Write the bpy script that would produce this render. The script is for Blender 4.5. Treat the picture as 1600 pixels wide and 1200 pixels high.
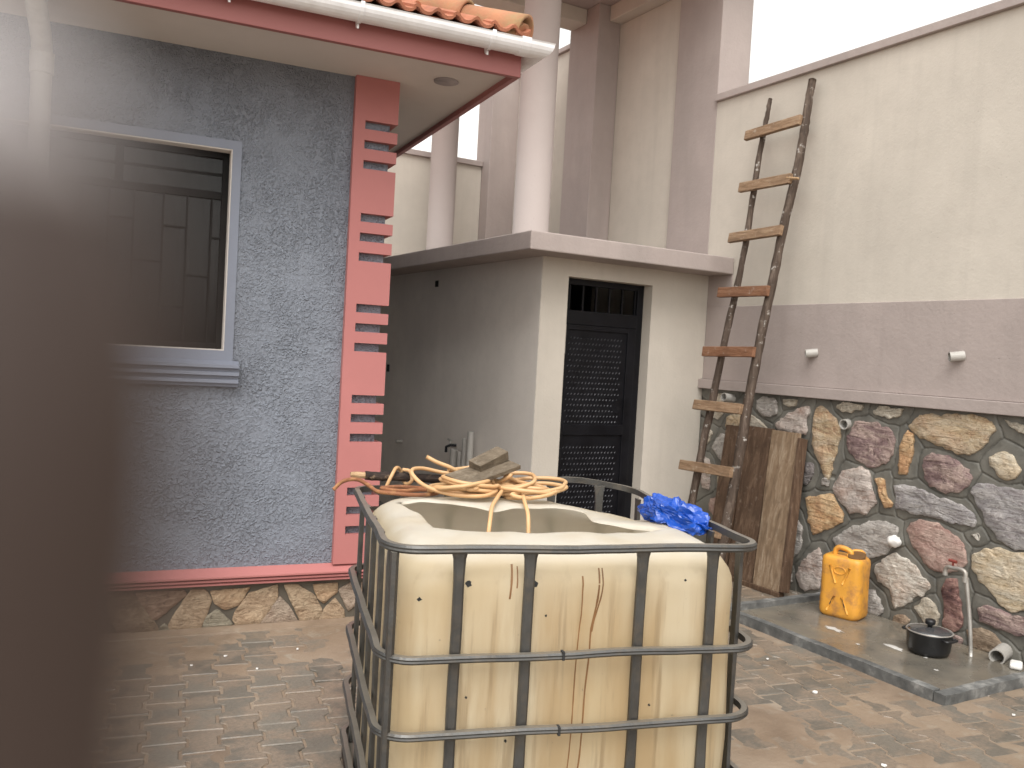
import bpy, bmesh, math, random
import numpy as np
from mathutils import Vector, Matrix, noise as mnoise

random.seed(7); rng = np.random.default_rng(7)
for o in list(bpy.data.objects): bpy.data.objects.remove(o)
scene = bpy.context.scene
COL = scene.collection
R_ = math.radians

# ------------------------------------------------------------------ camera
cam_d = bpy.data.cameras.new('camera'); cam = bpy.data.objects.new('camera', cam_d); COL.objects.link(cam)
CAMP = Vector((0.0, 0.0, 1.55))
cr = Vector((0.86768, -0.49397, 0.05588)); cu = Vector((-0.03182, 0.05698, 0.99787)); cf = Vector((0.49610, 0.86761, -0.03372))
cam.matrix_world = Matrix(((cr.x, cu.x, -cf.x, CAMP.x), (cr.y, cu.y, -cf.y, CAMP.y), (cr.z, cu.z, -cf.z, CAMP.z), (0, 0, 0, 1)))
cam_d.sensor_width = 36; cam_d.lens = 30.83; cam_d.clip_start = 0.004; cam_d.clip_end = 500
cam_d.dof.use_dof = True; cam_d.dof.focus_distance = 3.1; cam_d.dof.aperture_fstop = 7.0
scene.camera = cam

# ------------------------------------------------------------------ world, sun, exposure
SUN_EL, SUN_AZ = 58.0, 211.0      # azimuth clockwise from +Y
w = bpy.data.worlds.new('World'); scene.world = w; w.use_nodes = True
nt = w.node_tree; nt.nodes.clear()
sky = nt.nodes.new('ShaderNodeTexSky'); sky.sky_type = 'NISHITA'; sky.sun_disc = False
sky.sun_elevation = R_(SUN_EL); sky.sun_rotation = R_(SUN_AZ); sky.air_density = 4.0; sky.dust_density = 2.0; sky.ozone_density = 0.0
hs = nt.nodes.new('ShaderNodeHueSaturation'); hs.inputs['Saturation'].default_value = 0.10
bg = nt.nodes.new('ShaderNodeBackground'); bg.inputs['Strength'].default_value = 0.15
wo = nt.nodes.new('ShaderNodeOutputWorld')
nt.links.new(sky.outputs[0], hs.inputs['Color']); nt.links.new(hs.outputs[0], bg.inputs['Color']); nt.links.new(bg.outputs[0], wo.inputs['Surface'])
sd = bpy.data.lights.new('sun', 'SUN'); sd.energy = 1.3; sd.angle = R_(40); sd.color = (1.0, 0.97, 0.93)
so = bpy.data.objects.new('sun', sd); COL.objects.link(so)
sdir = Vector((math.sin(R_(SUN_AZ)) * math.cos(R_(SUN_EL)), math.cos(R_(SUN_AZ)) * math.cos(R_(SUN_EL)), math.sin(R_(SUN_EL))))
so.rotation_euler = (-sdir).to_track_quat('-Z', 'Y').to_euler(); so.location = sdir * 20
vs = scene.view_settings; vs.view_transform = 'Standard'; vs.look = 'None'; vs.gamma = 1.0; vs.use_curve_mapping = False; vs.exposure = 0.80
scene.render.resolution_x = 1024; scene.render.resolution_y = 768

# ------------------------------------------------------------------ helpers
WL = {}
def label(o, lab=None, cat=None, group=None, kind=None):
    if lab: o['label'] = lab
    if cat: o['category'] = cat
    if group: o['group'] = group
    if kind: o['kind'] = kind
    return o
def empty(name, loc, lab, cat, group=None):
    o = bpy.data.objects.new(name, None); COL.objects.link(o); o.location = loc; o.empty_display_size = 0.1
    WL[o.name] = Vector(loc); return label(o, lab, cat, group)
def link(name, me, mat=None, parent=None, loc=(0, 0, 0)):
    o = bpy.data.objects.new(name, me); COL.objects.link(o)
    if mat is not None and not me.materials: me.materials.append(mat)
    loc = Vector(loc); WL[o.name] = loc
    if parent is not None:
        o.parent = parent; o.location = loc - WL[parent.name]
    else: o.location = loc
    return o
def obj(name, bm, mat, parent=None, smooth=False, origin=None):
    """bmesh in world coordinates -> one mesh object with its origin at the centre of its base"""
    bm.normal_update()
    if origin is None:
        vs_ = [v.co for v in bm.verts]
        if vs_:
            mn = Vector((min(v.x for v in vs_), min(v.y for v in vs_), min(v.z for v in vs_))); mx = Vector((max(v.x for v in vs_), max(v.y for v in vs_), max(v.z for v in vs_)))
            origin = Vector(((mn.x + mx.x) / 2, (mn.y + mx.y) / 2, mn.z))
        else: origin = Vector((0, 0, 0))
    bmesh.ops.translate(bm, verts=bm.verts, vec=-Vector(origin))
    me = bpy.data.meshes.new(name); bm.to_mesh(me); bm.free()
    if smooth:
        for p in me.polygons: p.use_smooth = True
    return link(name, me, mat, parent, origin)
def NB(): return bmesh.new()
def box(bm, x0, x1, y0, y1, z0, z1, bev=0.0, M=None):
    vs_ = [bm.verts.new((x, y, z)) for z in (z0, z1) for y in (y0, y1) for x in (x0, x1)]
    fs = [bm.faces.new([vs_[i] for i in f]) for f in ((0, 2, 3, 1), (4, 5, 7, 6), (0, 1, 5, 4), (2, 6, 7, 3), (0, 4, 6, 2), (1, 3, 7, 5))]
    if bev > 0:
        es = list({e for f in fs for e in f.edges}); r = bmesh.ops.bevel(bm, geom=es, offset=bev, segments=2, affect='EDGES', profile=0.5)
        vs_ = list({v for f in r['faces'] for v in f.verts} | {v for v in vs_ if v.is_valid})
    if M is not None: bmesh.ops.transform(bm, matrix=M, verts=[v for v in vs_ if v.is_valid])
    return vs_
def prism(bm, poly, f0, f1, bev=0.0):
    """poly: list of (a,b); f0/f1 map (a,b)->3D for the two caps"""
    A = [bm.verts.new(f0(*p)) for p in poly]; B = [bm.verts.new(f1(*p)) for p in poly]; n = len(poly)
    fa = bm.faces.new(A); fb = bm.faces.new(B[::-1]); fs = [fa, fb]
    for i in range(n): fs.append(bm.faces.new((A[i], B[i], B[(i + 1) % n], A[(i + 1) % n])))
    bmesh.ops.recalc_face_normals(bm, faces=fs)
    if bev > 0:
        bmesh.ops.bevel(bm, geom=list(fa.edges) + list(fb.edges), offset=bev, segments=2, affect='EDGES', profile=0.5)
def tube(bm, pts, rad, seg=10, closed_tip=True, square=None):
    pts = [Vector(p) for p in pts]; n = len(pts)
    rads = rad if isinstance(rad, (list, tuple)) else [rad] * n
    up = Vector((0, 0, 1)); rings = []; prev = None
    for i, p in enumerate(pts):
        t = (pts[min(i + 1, n - 1)] - pts[max(i - 1, 0)]).normalized()
        if prev is None:
            a = t.cross(up)
            if a.length < 1e-3: a = t.cross(Vector((1, 0, 0)))
            a.normalize()
        else:
            a = prev - t * prev.dot(t); a.normalize()
        prev = a; b = t.cross(a)
        ring = []
        for k in range(seg):
            an = 2 * math.pi * k / seg
            ring.append(bm.verts.new(p + a * math.cos(an) * rads[i] + b * math.sin(an) * rads[i]))
        rings.append(ring)
    for i in range(n - 1):
        for k in range(seg):
            bm.faces.new((rings[i][k], rings[i][(k + 1) % seg], rings[i + 1][(k + 1) % seg], rings[i + 1][k]))
    if closed_tip:
        bm.faces.new(rings[0]); bm.faces.new(rings[-1][::-1])
def pipe(bm, p0, p1, ro, ri, seg=20):
    """hollow open-ended pipe from p0 to p1 (open at p1)"""
    p0 = Vector(p0); p1 = Vector(p1); t = (p1 - p0).normalized(); a = t.orthogonal().normalized(); b = t.cross(a)
    def ring(p, r): return [bm.verts.new(p + a * math.cos(2 * math.pi * k / seg) * r + b * math.sin(2 * math.pi * k / seg) * r) for k in range(seg)]
    R = [ring(p0, ro), ring(p1, ro), ring(p1, ri), ring(p0 + t * 0.004, ri)]
    for i in range(3):
        for k in range(seg): bm.faces.new((R[i][k], R[i][(k + 1) % seg], R[i + 1][(k + 1) % seg], R[i + 1][k]))
    bm.faces.new(R[3]); bm.faces.new(R[0][::-1])
def lathe(bm, prof, c, seg=32):
    rings = []
    for r, z in prof: rings.append([bm.verts.new((c[0] + r * math.cos(2 * math.pi * k / seg), c[1] + r * math.sin(2 * math.pi * k / seg), c[2] + z)) for k in range(seg)])
    for i in range(len(rings) - 1):
        for k in range(seg): bm.faces.new((rings[i][k], rings[i][(k + 1) % seg], rings[i + 1][(k + 1) % seg], rings[i + 1][k]))
    bm.faces.new(rings[0][::-1]); bm.faces.new(rings[-1])
def smoothpts(pts, n=6):
    """Catmull-Rom"""
    P = [Vector(p) for p in pts]; P = [P[0] * 2 - P[1]] + P + [P[-1] * 2 - P[-2]]; out = []
    for i in range(1, len(P) - 2):
        for k in range(n):
            t = k / n; a, b, c, d = P[i - 1], P[i], P[i + 1], P[i + 2]
            out.append(0.5 * ((2 * b) + (c - a) * t + (2 * a - 5 * b + 4 * c - d) * t * t + (3 * b - a - 3 * c + d) * t ** 3))
    out.append(P[-2]); return out
def fbm(v, s=1.0, o=4): return mnoise.fractal(Vector(v) * s, 1.0, 2.0, o)

# ------------------------------------------------------------------ materials
def srgb(r, g, b):
    f = lambda c: (c / 255 / 12.92) if c / 255 <= 0.04045 else ((c / 255 + 0.055) / 1.055) ** 2.4
    return (f(r), f(g), f(b))
class NT:
    def __init__(s, name):
        s.m = bpy.data.materials.new(name); s.m.use_nodes = True; s.t = s.m.node_tree
        s.b = s.t.nodes['Principled BSDF']; s.out = s.t.nodes['Material Output']
        s.geo = s.t.nodes.new('ShaderNodeNewGeometry'); s.pos = s.geo.outputs['Position']
    def n(s, typ, **kw):
        x = s.t.nodes.new(typ)
        for k, v in kw.items(): setattr(x, k, v)
        return x
    def L(s, a, b): s.t.links.new(a, b)
    def mapping(s, scale=(1, 1, 1), rot=(0, 0, 0), src=None):
        m = s.n('ShaderNodeMapping'); m.inputs['Scale'].default_value = scale; m.inputs['Rotation'].default_value = rot
        s.L(src or s.pos, m.inputs['Vector']); return m.outputs[0]
    def noise(s, scale, detail=4, rough=0.55, vec=None, dist=0.0):
        x = s.n('ShaderNodeTexNoise'); x.inputs['Scale'].default_value = scale; x.inputs['Detail'].default_value = detail
        x.inputs['Roughness'].default_value = rough; x.inputs['Distortion'].default_value = dist
        s.L(vec or s.pos, x.inputs['Vector']); return x.outputs['Fac']
    def ramp(s, fac, stops, interp='LINEAR'):
        r = s.n('ShaderNodeValToRGB'); r.color_ramp.interpolation = interp; e = r.color_ramp.elements
        while len(e) < len(stops): e.new(0.5)
        for i, (p, c) in enumerate(stops):
            e[i].position = p; e[i].color = (c, c, c, 1) if isinstance(c, (int, float)) else (*c, 1)
        s.L(fac, r.inputs[0]); return r.outputs['Color']
    def mix(s, fac, a, b, mode='MIX'):
        x = s.n('ShaderNodeMix', data_type='RGBA', blend_type=mode)
        if isinstance(fac, (int, float)): x.inputs[0].default_value = fac
        else: s.L(fac, x.inputs[0])
        for i, v in ((6, a), (7, b)):
            if isinstance(v, (tuple, list)): x.inputs[i].default_value = (*v, 1)
            else: s.L(v, x.inputs[i])
        return x.outputs[2]
    def math(s, op, a, b=None):
        x = s.n('ShaderNodeMath', operation=op)
        for i, v in ((0, a), (1, b)):
            if v is None: continue
            if isinstance(v, (int, float)): x.inputs[i].default_value = v
            else: s.L(v, x.inputs[i])
        return x.outputs[0]
    def bump(s, h, strength=0.3, dist=0.01, normal=None):
        x = s.n('ShaderNodeBump'); x.inputs['Strength'].default_value = strength; x.inputs['Distance'].default_value = dist
        s.L(h, x.inputs['Height'])
        if normal: s.L(normal, x.inputs['Normal'])
        return x.outputs[0]
    def fin(s, col=None, rough=None, normal=None, metal=None, spec=None):
        for k, v in (('Base Color', col), ('Roughness', rough), ('Normal', normal), ('Metallic', metal), ('Specular IOR Level', spec)):
            if v is None: continue
            if isinstance(v, (int, float)): s.b.inputs[k].default_value = v
            elif isinstance(v, tuple): s.b.inputs[k].default_value = (*v, 1)
            else: s.L(v, s.b.inputs[k])
        return s.m
def desat(c, a):
    m = sum(c) / 3; return tuple(x + (m - x) * a for x in c)
def sc(c, k): return tuple(min(1, x * k) for x in c)

def painted_plaster(name, c, rough=0.75, bs=60, bstr=0.25, var=0.10, stain=None, stain_amt=0.5, pits=True, streak=0.35):
    s = NT(name)
    col = s.ramp(s.noise(1.3, 5), [(0.3, sc(c, 1 - var)), (0.7, sc(c, 1 + var * 0.6))])
    col = s.mix(s.ramp(s.noise(9, 6), [(0.45, 0.0), (0.75, 0.35)]), col, sc(c, 1 - var * 1.6))
    if stain:
        col = s.mix(s.ramp(s.noise(8, 5, 0.6, s.mapping((1, 1, 0.05))), [(0.50, 0.0), (0.72, streak)]), col, sc(c, 0.80))
        m = s.ramp(s.noise(2.2, 6, 0.65, s.mapping((1, 1, 0.25))), [(0.52, 0.0), (0.72, stain_amt)])
        col = s.mix(m, col, stain)
    h = s.noise(bs, 6, 0.6); h2 = s.noise(6, 3)
    if pits:
        v = s.n('ShaderNodeTexVoronoi', feature='F1'); v.inputs['Scale'].default_value = 17; s.L(s.mapping((1, 1, 1.4)), v.inputs['Vector'])
        msk = s.math('MULTIPLY', s.ramp(v.outputs['Distance'], [(0.03, 1.0), (0.09, 0.0)]), s.ramp(s.noise(1.7, 2), [(0.5, 0.0), (0.6, 1.0)]))
        h = s.math('SUBTRACT', h, s.math('MULTIPLY', msk, 1.2))
        col = s.mix(s.math('MULTIPLY', msk, 0.5), col, sc(c, 0.45))
    h = s.math('ADD', s.math('MULTIPLY', h2, 1.5), h)
    return s.fin(col, rough, s.bump(h, bstr, 0.006), spec=0.3)

MT = {}
MT['cream'] = painted_plaster('cream_paint', (0.55, 0.50, 0.435), stain=(0.44, 0.395, 0.34), stain_amt=0.30)
MT['mauve'] = painted_plaster('mauve_paint', (0.385, 0.325, 0.302), stain=(0.28, 0.245, 0.225), stain_amt=0.4, bs=45, bstr=0.4)
MT['mauvelight'] = painted_plaster('mauve_column_paint', (0.405, 0.345, 0.322), bs=40, bstr=0.15, var=0.05)
MT['greypaint'] = painted_plaster('grey_plaster', (0.78, 0.725, 0.665), stain=(0.70, 0.645, 0.59), stain_amt=0.4, streak=0.08)
MT['soffit'] = painted_plaster('soffit_board', (0.62, 0.57, 0.53), bs=20, bstr=0.05, var=0.05, pits=False)
MT['red'] = painted_plaster('red_paint', (0.44, 0.170, 0.160), rough=0.6, bs=120, bstr=0.10, var=0.06, pits=False)
MT['fascia'] = painted_plaster('fascia_paint', (0.33, 0.125, 0.118), rough=0.5, bs=60, bstr=0.06, var=0.06, pits=False)
MT['trimgrey'] = painted_plaster('grey_trim', srgb(128, 133, 146), rough=0.6, bs=80, bstr=0.3, var=0.08, pits=False)
MT['concrete'] = painted_plaster('concrete', (0.30, 0.29, 0.27), bs=50, bstr=0.4, var=0.25, stain=(0.16, 0.15, 0.13), stain_amt=0.6)
def stucco():
    s = NT('rough_stucco'); c = srgb(126, 131, 141)
    vo = s.n('ShaderNodeTexVoronoi', feature='SMOOTH_F1'); vo.inputs['Scale'].default_value = 105; vo.inputs['Smoothness'].default_value = 0.35; s.L(s.pos, vo.inputs['Vector'])
    lump = s.ramp(vo.outputs['Distance'], [(0.12, 1.0), (0.62, 0.0)])
    fl = s.ramp(s.noise(48, 4, 0.6), [(0.42, 0.0), (0.56, 1.0)])
    n2 = s.noise(230, 3, 0.6); big = s.noise(2.0, 4)
    blot = s.ramp(s.noise(4.5, 6, 0.65), [(0.38, 0.35), (0.6, 1.0)])
    h = s.math('ADD', s.math('MULTIPLY', s.math('MULTIPLY', s.math('ADD', s.math('MULTIPLY', lump, 0.8), 0.35), fl), blot), s.math('MULTIPLY', n2, 0.35))
    col = s.ramp(big, [(0.3, sc(c, 0.92)), (0.7, sc(c, 1.06))])
    col = s.mix(s.math('MULTIPLY', fl, 0.16), col, srgb(146, 154, 166))
    return s.fin(col, 0.62, s.bump(h, 1.0, 0.012), spec=0.4)
MT['stucco'] = stucco()
def stone(name, c1, c2, c3, strat=1.0):
    c1, c2, c3 = desat(sc(c1, 1.30), 0.18), desat(sc(c2, 1.30), 0.18), desat(sc(c3, 1.35), 0.18)
    s = NT(name); oi = s.n('ShaderNodeObjectInfo')
    off = s.n('ShaderNodeVectorMath', operation='ADD'); s.L(s.pos, off.inputs[0])
    cm = s.n('ShaderNodeCombineXYZ'); r10 = s.math('MULTIPLY', oi.outputs['Random'], 37.0)
    for k in range(3): s.L(r10, cm.inputs[k])
    s.L(cm.outputs[0], off.inputs[1]); v = off.outputs[0]
    mp = s.n('ShaderNodeMapping'); mp.inputs['Scale'].default_value = (3, 3, 8 * strat + 3); s.L(v, mp.inputs['Vector'])
    cr_ = s.n('ShaderNodeCombineXYZ'); s.L(s.math('MULTIPLY', oi.outputs['Random'], 3.1), cr_.inputs[0]); s.L(s.math('MULTIPLY', oi.outputs['Random'], 1.3), cr_.inputs[1]); s.L(cr_.outputs[0], mp.inputs['Rotation']); tilt = mp.outputs[0]
    n1 = s.noise(1.6, 8, 0.68, tilt, 0.6); n2 = s.noise(7, 6, 0.6, v); n3 = s.noise(45, 5, 0.65, v)
    col = s.ramp(n1, [(0.30, sc(c3, 0.8)), (0.45, c1), (0.58, c2), (0.75, sc(c1, 1.15))])
    col = s.mix(s.ramp(n2, [(0.45, 0.0), (0.7, 0.7)]), col, c3)
    col = s.mix(s.ramp(n3, [(0.36, 0.45), (0.48, 0.0)]), col, sc(c3, 0.45))
    col = s.mix(s.ramp(s.noise(19, 7, 0.7, v, 1.2), [(0.56, 0.0), (0.64, 0.55)]), col, sc(c2, 1.3))
    h = s.math('ADD', s.math('MULTIPLY', n1, 2.2), s.math('ADD', n2, s.math('MULTIPLY', n3, 0.28)))
    return s.fin(col, 0.66, s.bump(h, 1.0, 0.03), spec=0.35)
ST = {
 'grey': stone('stone_grey', (0.36, 0.33, 0.30), (0.46, 0.42, 0.38), (0.28, 0.23, 0.20)),
 'buff': stone('stone_buff', (0.45, 0.39, 0.30), (0.52, 0.46, 0.37), (0.36, 0.28, 0.19)),
 'pinkgrey': stone('stone_pink_grey', (0.41, 0.34, 0.30), (0.48, 0.41, 0.36), (0.36, 0.22, 0.16)),
 'ochre': stone('stone_ochre', (0.46, 0.33, 0.18), (0.50, 0.40, 0.27), (0.38, 0.20, 0.10)),
 'orange': stone('stone_orange', (0.50, 0.29, 0.12), (0.54, 0.37, 0.19), (0.44, 0.20, 0.08)),
 'pink': stone('stone_pink', (0.38, 0.235, 0.19), (0.46, 0.32, 0.26), (0.30, 0.15, 0.12)),
 'purple': stone('stone_purple', (0.26, 0.165, 0.155), (0.42, 0.30, 0.25), (0.15, 0.085, 0.085)),
 'maroon': stone('stone_maroon', (0.20, 0.09, 0.075), (0.33, 0.18, 0.14), (0.09, 0.04, 0.04)),
 'cream': stone('stone_cream', (0.52, 0.42, 0.28), (0.58, 0.50, 0.38), (0.50, 0.34, 0.17)),
 'pale': stone('stone_pale', (0.50, 0.45, 0.38), (0.58, 0.53, 0.46), (0.36, 0.24, 0.17)),
 'bluegrey': stone('stone_blue_grey', (0.31, 0.285, 0.285), (0.40, 0.37, 0.35), (0.24, 0.20, 0.20), 1.6),
 'slate': stone('stone_slate', (0.17, 0.15, 0.14), (0.25, 0.22, 0.21), (0.10, 0.08, 0.08)),
 'brown': stone('stone_brown', (0.28, 0.20, 0.13), (0.36, 0.26, 0.17), (0.20, 0.12, 0.07)),
}
STH = {'brown': stone('plinth_brown', (0.20, 0.135, 0.08), (0.26, 0.18, 0.11), (0.15, 0.095, 0.055), 0.4), 'pink': stone('plinth_pink', (0.25, 0.15, 0.095), (0.30, 0.19, 0.125), (0.20, 0.115, 0.075), 0.4), 'grey': stone('plinth_grey', (0.22, 0.19, 0.13), (0.28, 0.24, 0.17), (0.15, 0.125, 0.08), 0.4),
 'ochre': stone('plinth_ochre', (0.34, 0.23, 0.135), (0.39, 0.28, 0.17), (0.28, 0.175, 0.095), 0.4), 'orange': stone('plinth_orange', (0.37, 0.235, 0.125), (0.42, 0.29, 0.165), (0.30, 0.17, 0.085), 0.4), 'pinkgrey': stone('plinth_dusty', (0.30, 0.22, 0.155), (0.34, 0.26, 0.19), (0.23, 0.15, 0.10), 0.4)}
def simple(name, c, rough, metal=0.0, var=0.15, bs=80, bstr=0.15, spec=0.5, dirt=None, damt=0.5, dscale=5):
    s = NT(name)
    col = s.ramp(s.noise(7, 5), [(0.3, sc(c, 1 - var)), (0.7, sc(c, 1 + var))])
    if dirt: col = s.mix(s.ramp(s.noise(dscale, 7, 0.65), [(0.48, 0.0), (0.68, damt)]), col, dirt)
    r = s.ramp(s.noise(14, 4), [(0.3, max(0.05, rough - 0.1)), (0.7, min(1, rough + 0.12))])
    return s.fin(col, r, s.bump(s.noise(bs, 5), bstr, 0.004), metal, spec)
MT['mortar'] = simple('mortar', (0.15, 0.142, 0.122), 0.6, var=0.25, bs=70, bstr=0.5, dirt=(0.085, 0.082, 0.072), damt=0.8, dscale=6)
MT['mortar_house'] = simple('mortar_house', (0.10, 0.085, 0.065), 0.8, var=0.25, bs=90, bstr=0.4)
MT['pvc'] = simple('white_pvc', (0.80, 0.79, 0.80), 0.38, var=0.06, bs=30, bstr=0.05, dirt=(0.55, 0.52, 0.49), damt=0.35)
MT['pvcgrey'] = simple('grey_pvc', (0.40, 0.38, 0.35), 0.45, var=0.10, bs=30, bstr=0.05, dirt=(0.26, 0.24, 0.21), damt=0.5)
MT['terracotta'] = simple('terracotta', (0.37, 0.135, 0.072), 0.8, var=0.25, bs=60, bstr=0.5, dirt=(0.30, 0.12, 0.06), damt=0.7, dscale=14)
MT['terracotta_old'] = simple('terracotta_ridge', (0.37, 0.165, 0.085), 0.85, var=0.2, bs=60, bstr=0.6, dirt=(0.27, 0.21, 0.10), damt=0.8, dscale=9)
MT['blackmetal'] = simple('black_steel', (0.005, 0.005, 0.007), 0.45, var=0.3, bs=50, bstr=0.1, spec=0.25)
MT['barblack'] = simple('window_bar_black', (0.006, 0.006, 0.006), 0.7, spec=0.15)
MT['stud'] = simple('worn_studs', (0.045, 0.045, 0.05), 0.30, metal=0.4, var=0.5)  # paler than the plate: the studs' glint is put into the colour
MT['steel'] = simple('cage_steel', (0.082, 0.080, 0.076), 0.40, metal=0.6, var=0.2, bs=120, bstr=0.2, dirt=(0.135, 0.112, 0.085), damt=0.5, dscale=22)
def cage_dust_sheen(m):  # up-facing steel paler: dust, plus sky reflection put into the colour
    t = m.node_tree; b = t.nodes['Principled BSDF']; src = b.inputs['Base Color'].links[0].from_socket
    g = t.nodes.new('ShaderNodeNewGeometry'); sp = t.nodes.new('ShaderNodeSeparateXYZ'); t.links.new(g.outputs['True Normal'], sp.inputs[0])
    rp = t.nodes.new('ShaderNodeValToRGB'); rp.color_ramp.elements[0].position = 0.72; rp.color_ramp.elements[1].position = 0.95; rp.color_ramp.elements[1].color = (0.75, 0.75, 0.75, 1); t.links.new(sp.outputs['Z'], rp.inputs[0])
    mx = t.nodes.new('ShaderNodeMix'); mx.data_type = 'RGBA'; t.links.new(rp.outputs[0], mx.inputs[0]); t.links.new(src, mx.inputs[6]); mx.inputs[7].default_value = (0.33, 0.30, 0.255, 1); t.links.new(mx.outputs[2], b.inputs['Base Color'])
cage_dust_sheen(MT['steel'])
MT['dark'] = simple('dark_void', (0.02, 0.02, 0.02), 0.9)
MT['hose'] = simple('tan_hose', srgb(194, 157, 114), 0.5, var=0.12, bs=60, bstr=0.1, dirt=srgb(190, 140, 92), damt=0.6, dscale=9)
MT['rope'] = simple('brown_rope', srgb(128, 82, 54), 0.85, var=0.35, bs=200, bstr=0.6, dirt=srgb(196, 150, 100), damt=0.6, dscale=20)
MT['bag'] = simple('blue_plastic', (0.006, 0.062, 0.36), 0.28, var=0.3, bs=40, bstr=0.3, spec=0.6)
MT['jerry'] = simple('yellow_plastic', srgb(214, 152, 58), 0.45, var=0.08, bs=30, bstr=0.25, dirt=srgb(150, 104, 72), damt=0.8, dscale=13)
MT['jerryin'] = simple('stained_inside', (0.13, 0.065, 0.022), 0.6)
MT['pot'] = simple('black_pot', (0.012, 0.012, 0.013), 0.35, var=0.4, bs=30, bstr=0.1)
MT['potlid'] = simple('pot_lid_glass', (0.05, 0.05, 0.052), 0.12, var=0.2, spec=0.8)
MT['galv'] = simple('galvanised_pipe', (0.42, 0.40, 0.37), 0.42, metal=0.5, var=0.15, dirt=(0.28, 0.22, 0.17), damt=0.5)
MT['tapred'] = simple('red_handle', (0.22, 0.04, 0.03), 0.5)
MT['white'] = simple('white_scrap', (0.75, 0.73, 0.70), 0.5, var=0.06)
MT['limewash'] = simple('cement_spill', (0.52, 0.50, 0.47), 0.7, var=0.15)
def wood(name, c1, c2, axis_scale, paint=None, pamt=0.5, rough=0.75):
    s = NT(name); g = s.mapping(axis_scale)
    n1 = s.noise(3, 7, 0.7, g, 0.6); n2 = s.noise(5, 6, 0.65)
    col = s.ramp(n1, [(0.3, sc(c1, 0.55)), (0.5, c1), (0.7, c2)])
    col = s.mix(s.ramp(n2, [(0.5, 0.0), (0.7, 0.65)]), col, sc(c1, 0.6))
    if paint: col = s.mix(s.ramp(s.noise(26, 6, 0.7), [(0.60, 0.0), (0.66, pamt)]), col, paint)
    return s.fin(col, rough, s.bump(s.math('ADD', n1, s.math('MULTIPLY', n2, 0.5)), 0.8, 0.01), spec=0.25)
MT['polewood'] = wood('pole_bark', (0.080, 0.056, 0.042), (0.165, 0.125, 0.098), (10, 10, 2), (0.55, 0.52, 0.48), 0.7)
MT['rungwood'] = wood('rung_timber', (0.26, 0.165, 0.10), (0.36, 0.26, 0.17), (14, 2, 14), (0.5, 0.45, 0.38), 0.4)
MT['rungred'] = wood('rung_timber_red', (0.22, 0.105, 0.058), (0.30, 0.165, 0.10), (14, 2, 14), (0.5, 0.45, 0.38), 0.3)
MT['plank'] = wood('old_plank', (0.10, 0.060, 0.038), (0.18, 0.118, 0.078), (9, 9, 1.2), (0.26, 0.21, 0.165), 0.4)
MT['plankpale'] = wood('old_plank_pale', (0.22, 0.15, 0.095), (0.36, 0.285, 0.205), (9, 9, 1.2), (0.15, 0.09, 0.055), 0.6)
MT['floatwood'] = wood('float_timber', (0.145, 0.112, 0.078), (0.23, 0.185, 0.135), (6, 14, 14), (0.30, 0.26, 0.21), 0.3)
MT['log'] = wood('dark_bark', (0.035, 0.024, 0.02), (0.10, 0.072, 0.055), (5, 20, 20), (0.32, 0.22, 0.14), 0.5, 0.85)
MT['logend'] = wood('bare_wood', (0.42, 0.27, 0.15), (0.5, 0.36, 0.22), (5, 20, 20))
def paver_mat(name, c, mudc):
    s = NT(name); oi = s.n('ShaderNodeObjectInfo')
    k = s.ramp(oi.outputs['Random'], [(0.0, sc(c, 0.80)), (1.0, sc(c, 1.22))])
    col = s.mix(s.ramp(s.noise(5, 7, 0.65), [(0.44, 0.0), (0.56, 0.9)]), k, mudc)
    col = s.mix(s.ramp(s.noise(70, 4), [(0.4, 0.3), (0.6, 0.0)]), col, sc(c, 0.5))
    rg = s.ramp(s.noise(2.3, 5), [(0.4, 0.30), (0.62, 0.62)])
    return s.fin(col, rg, s.bump(s.math('ADD', s.noise(110, 5), s.math('MULTIPLY', s.noise(18, 4), 1.5)), 0.45, 0.004), spec=0.5)
MT['paver'] = paver_mat('concrete_paver', (0.158, 0.138, 0.112), (0.235, 0.180, 0.134))
def mud_mat():
    s = NT('wet_mud')
    col = s.ramp(s.noise(2.2, 7, 0.6, dist=0.4), [(0.30, (0.175, 0.126, 0.088)), (0.5, (0.245, 0.182, 0.130)), (0.7, (0.29, 0.225, 0.165))])
    col = s.mix(s.ramp(s.noise(9, 6, 0.65, dist=1.0), [(0.55, 0.0), (0.72, 0.7)]), col, (0.32, 0.28, 0.225))
    rg = s.ramp(s.noise(1.8, 5), [(0.38, 0.28), (0.6, 0.60)])
    return s.fin(col, rg, s.bump(s.math('ADD', s.noise(60, 6), s.math('MULTIPLY', s.noise(10, 4), 2.0)), 0.4, 0.006), spec=0.5)
MT['mud'] = mud_mat()
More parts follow.
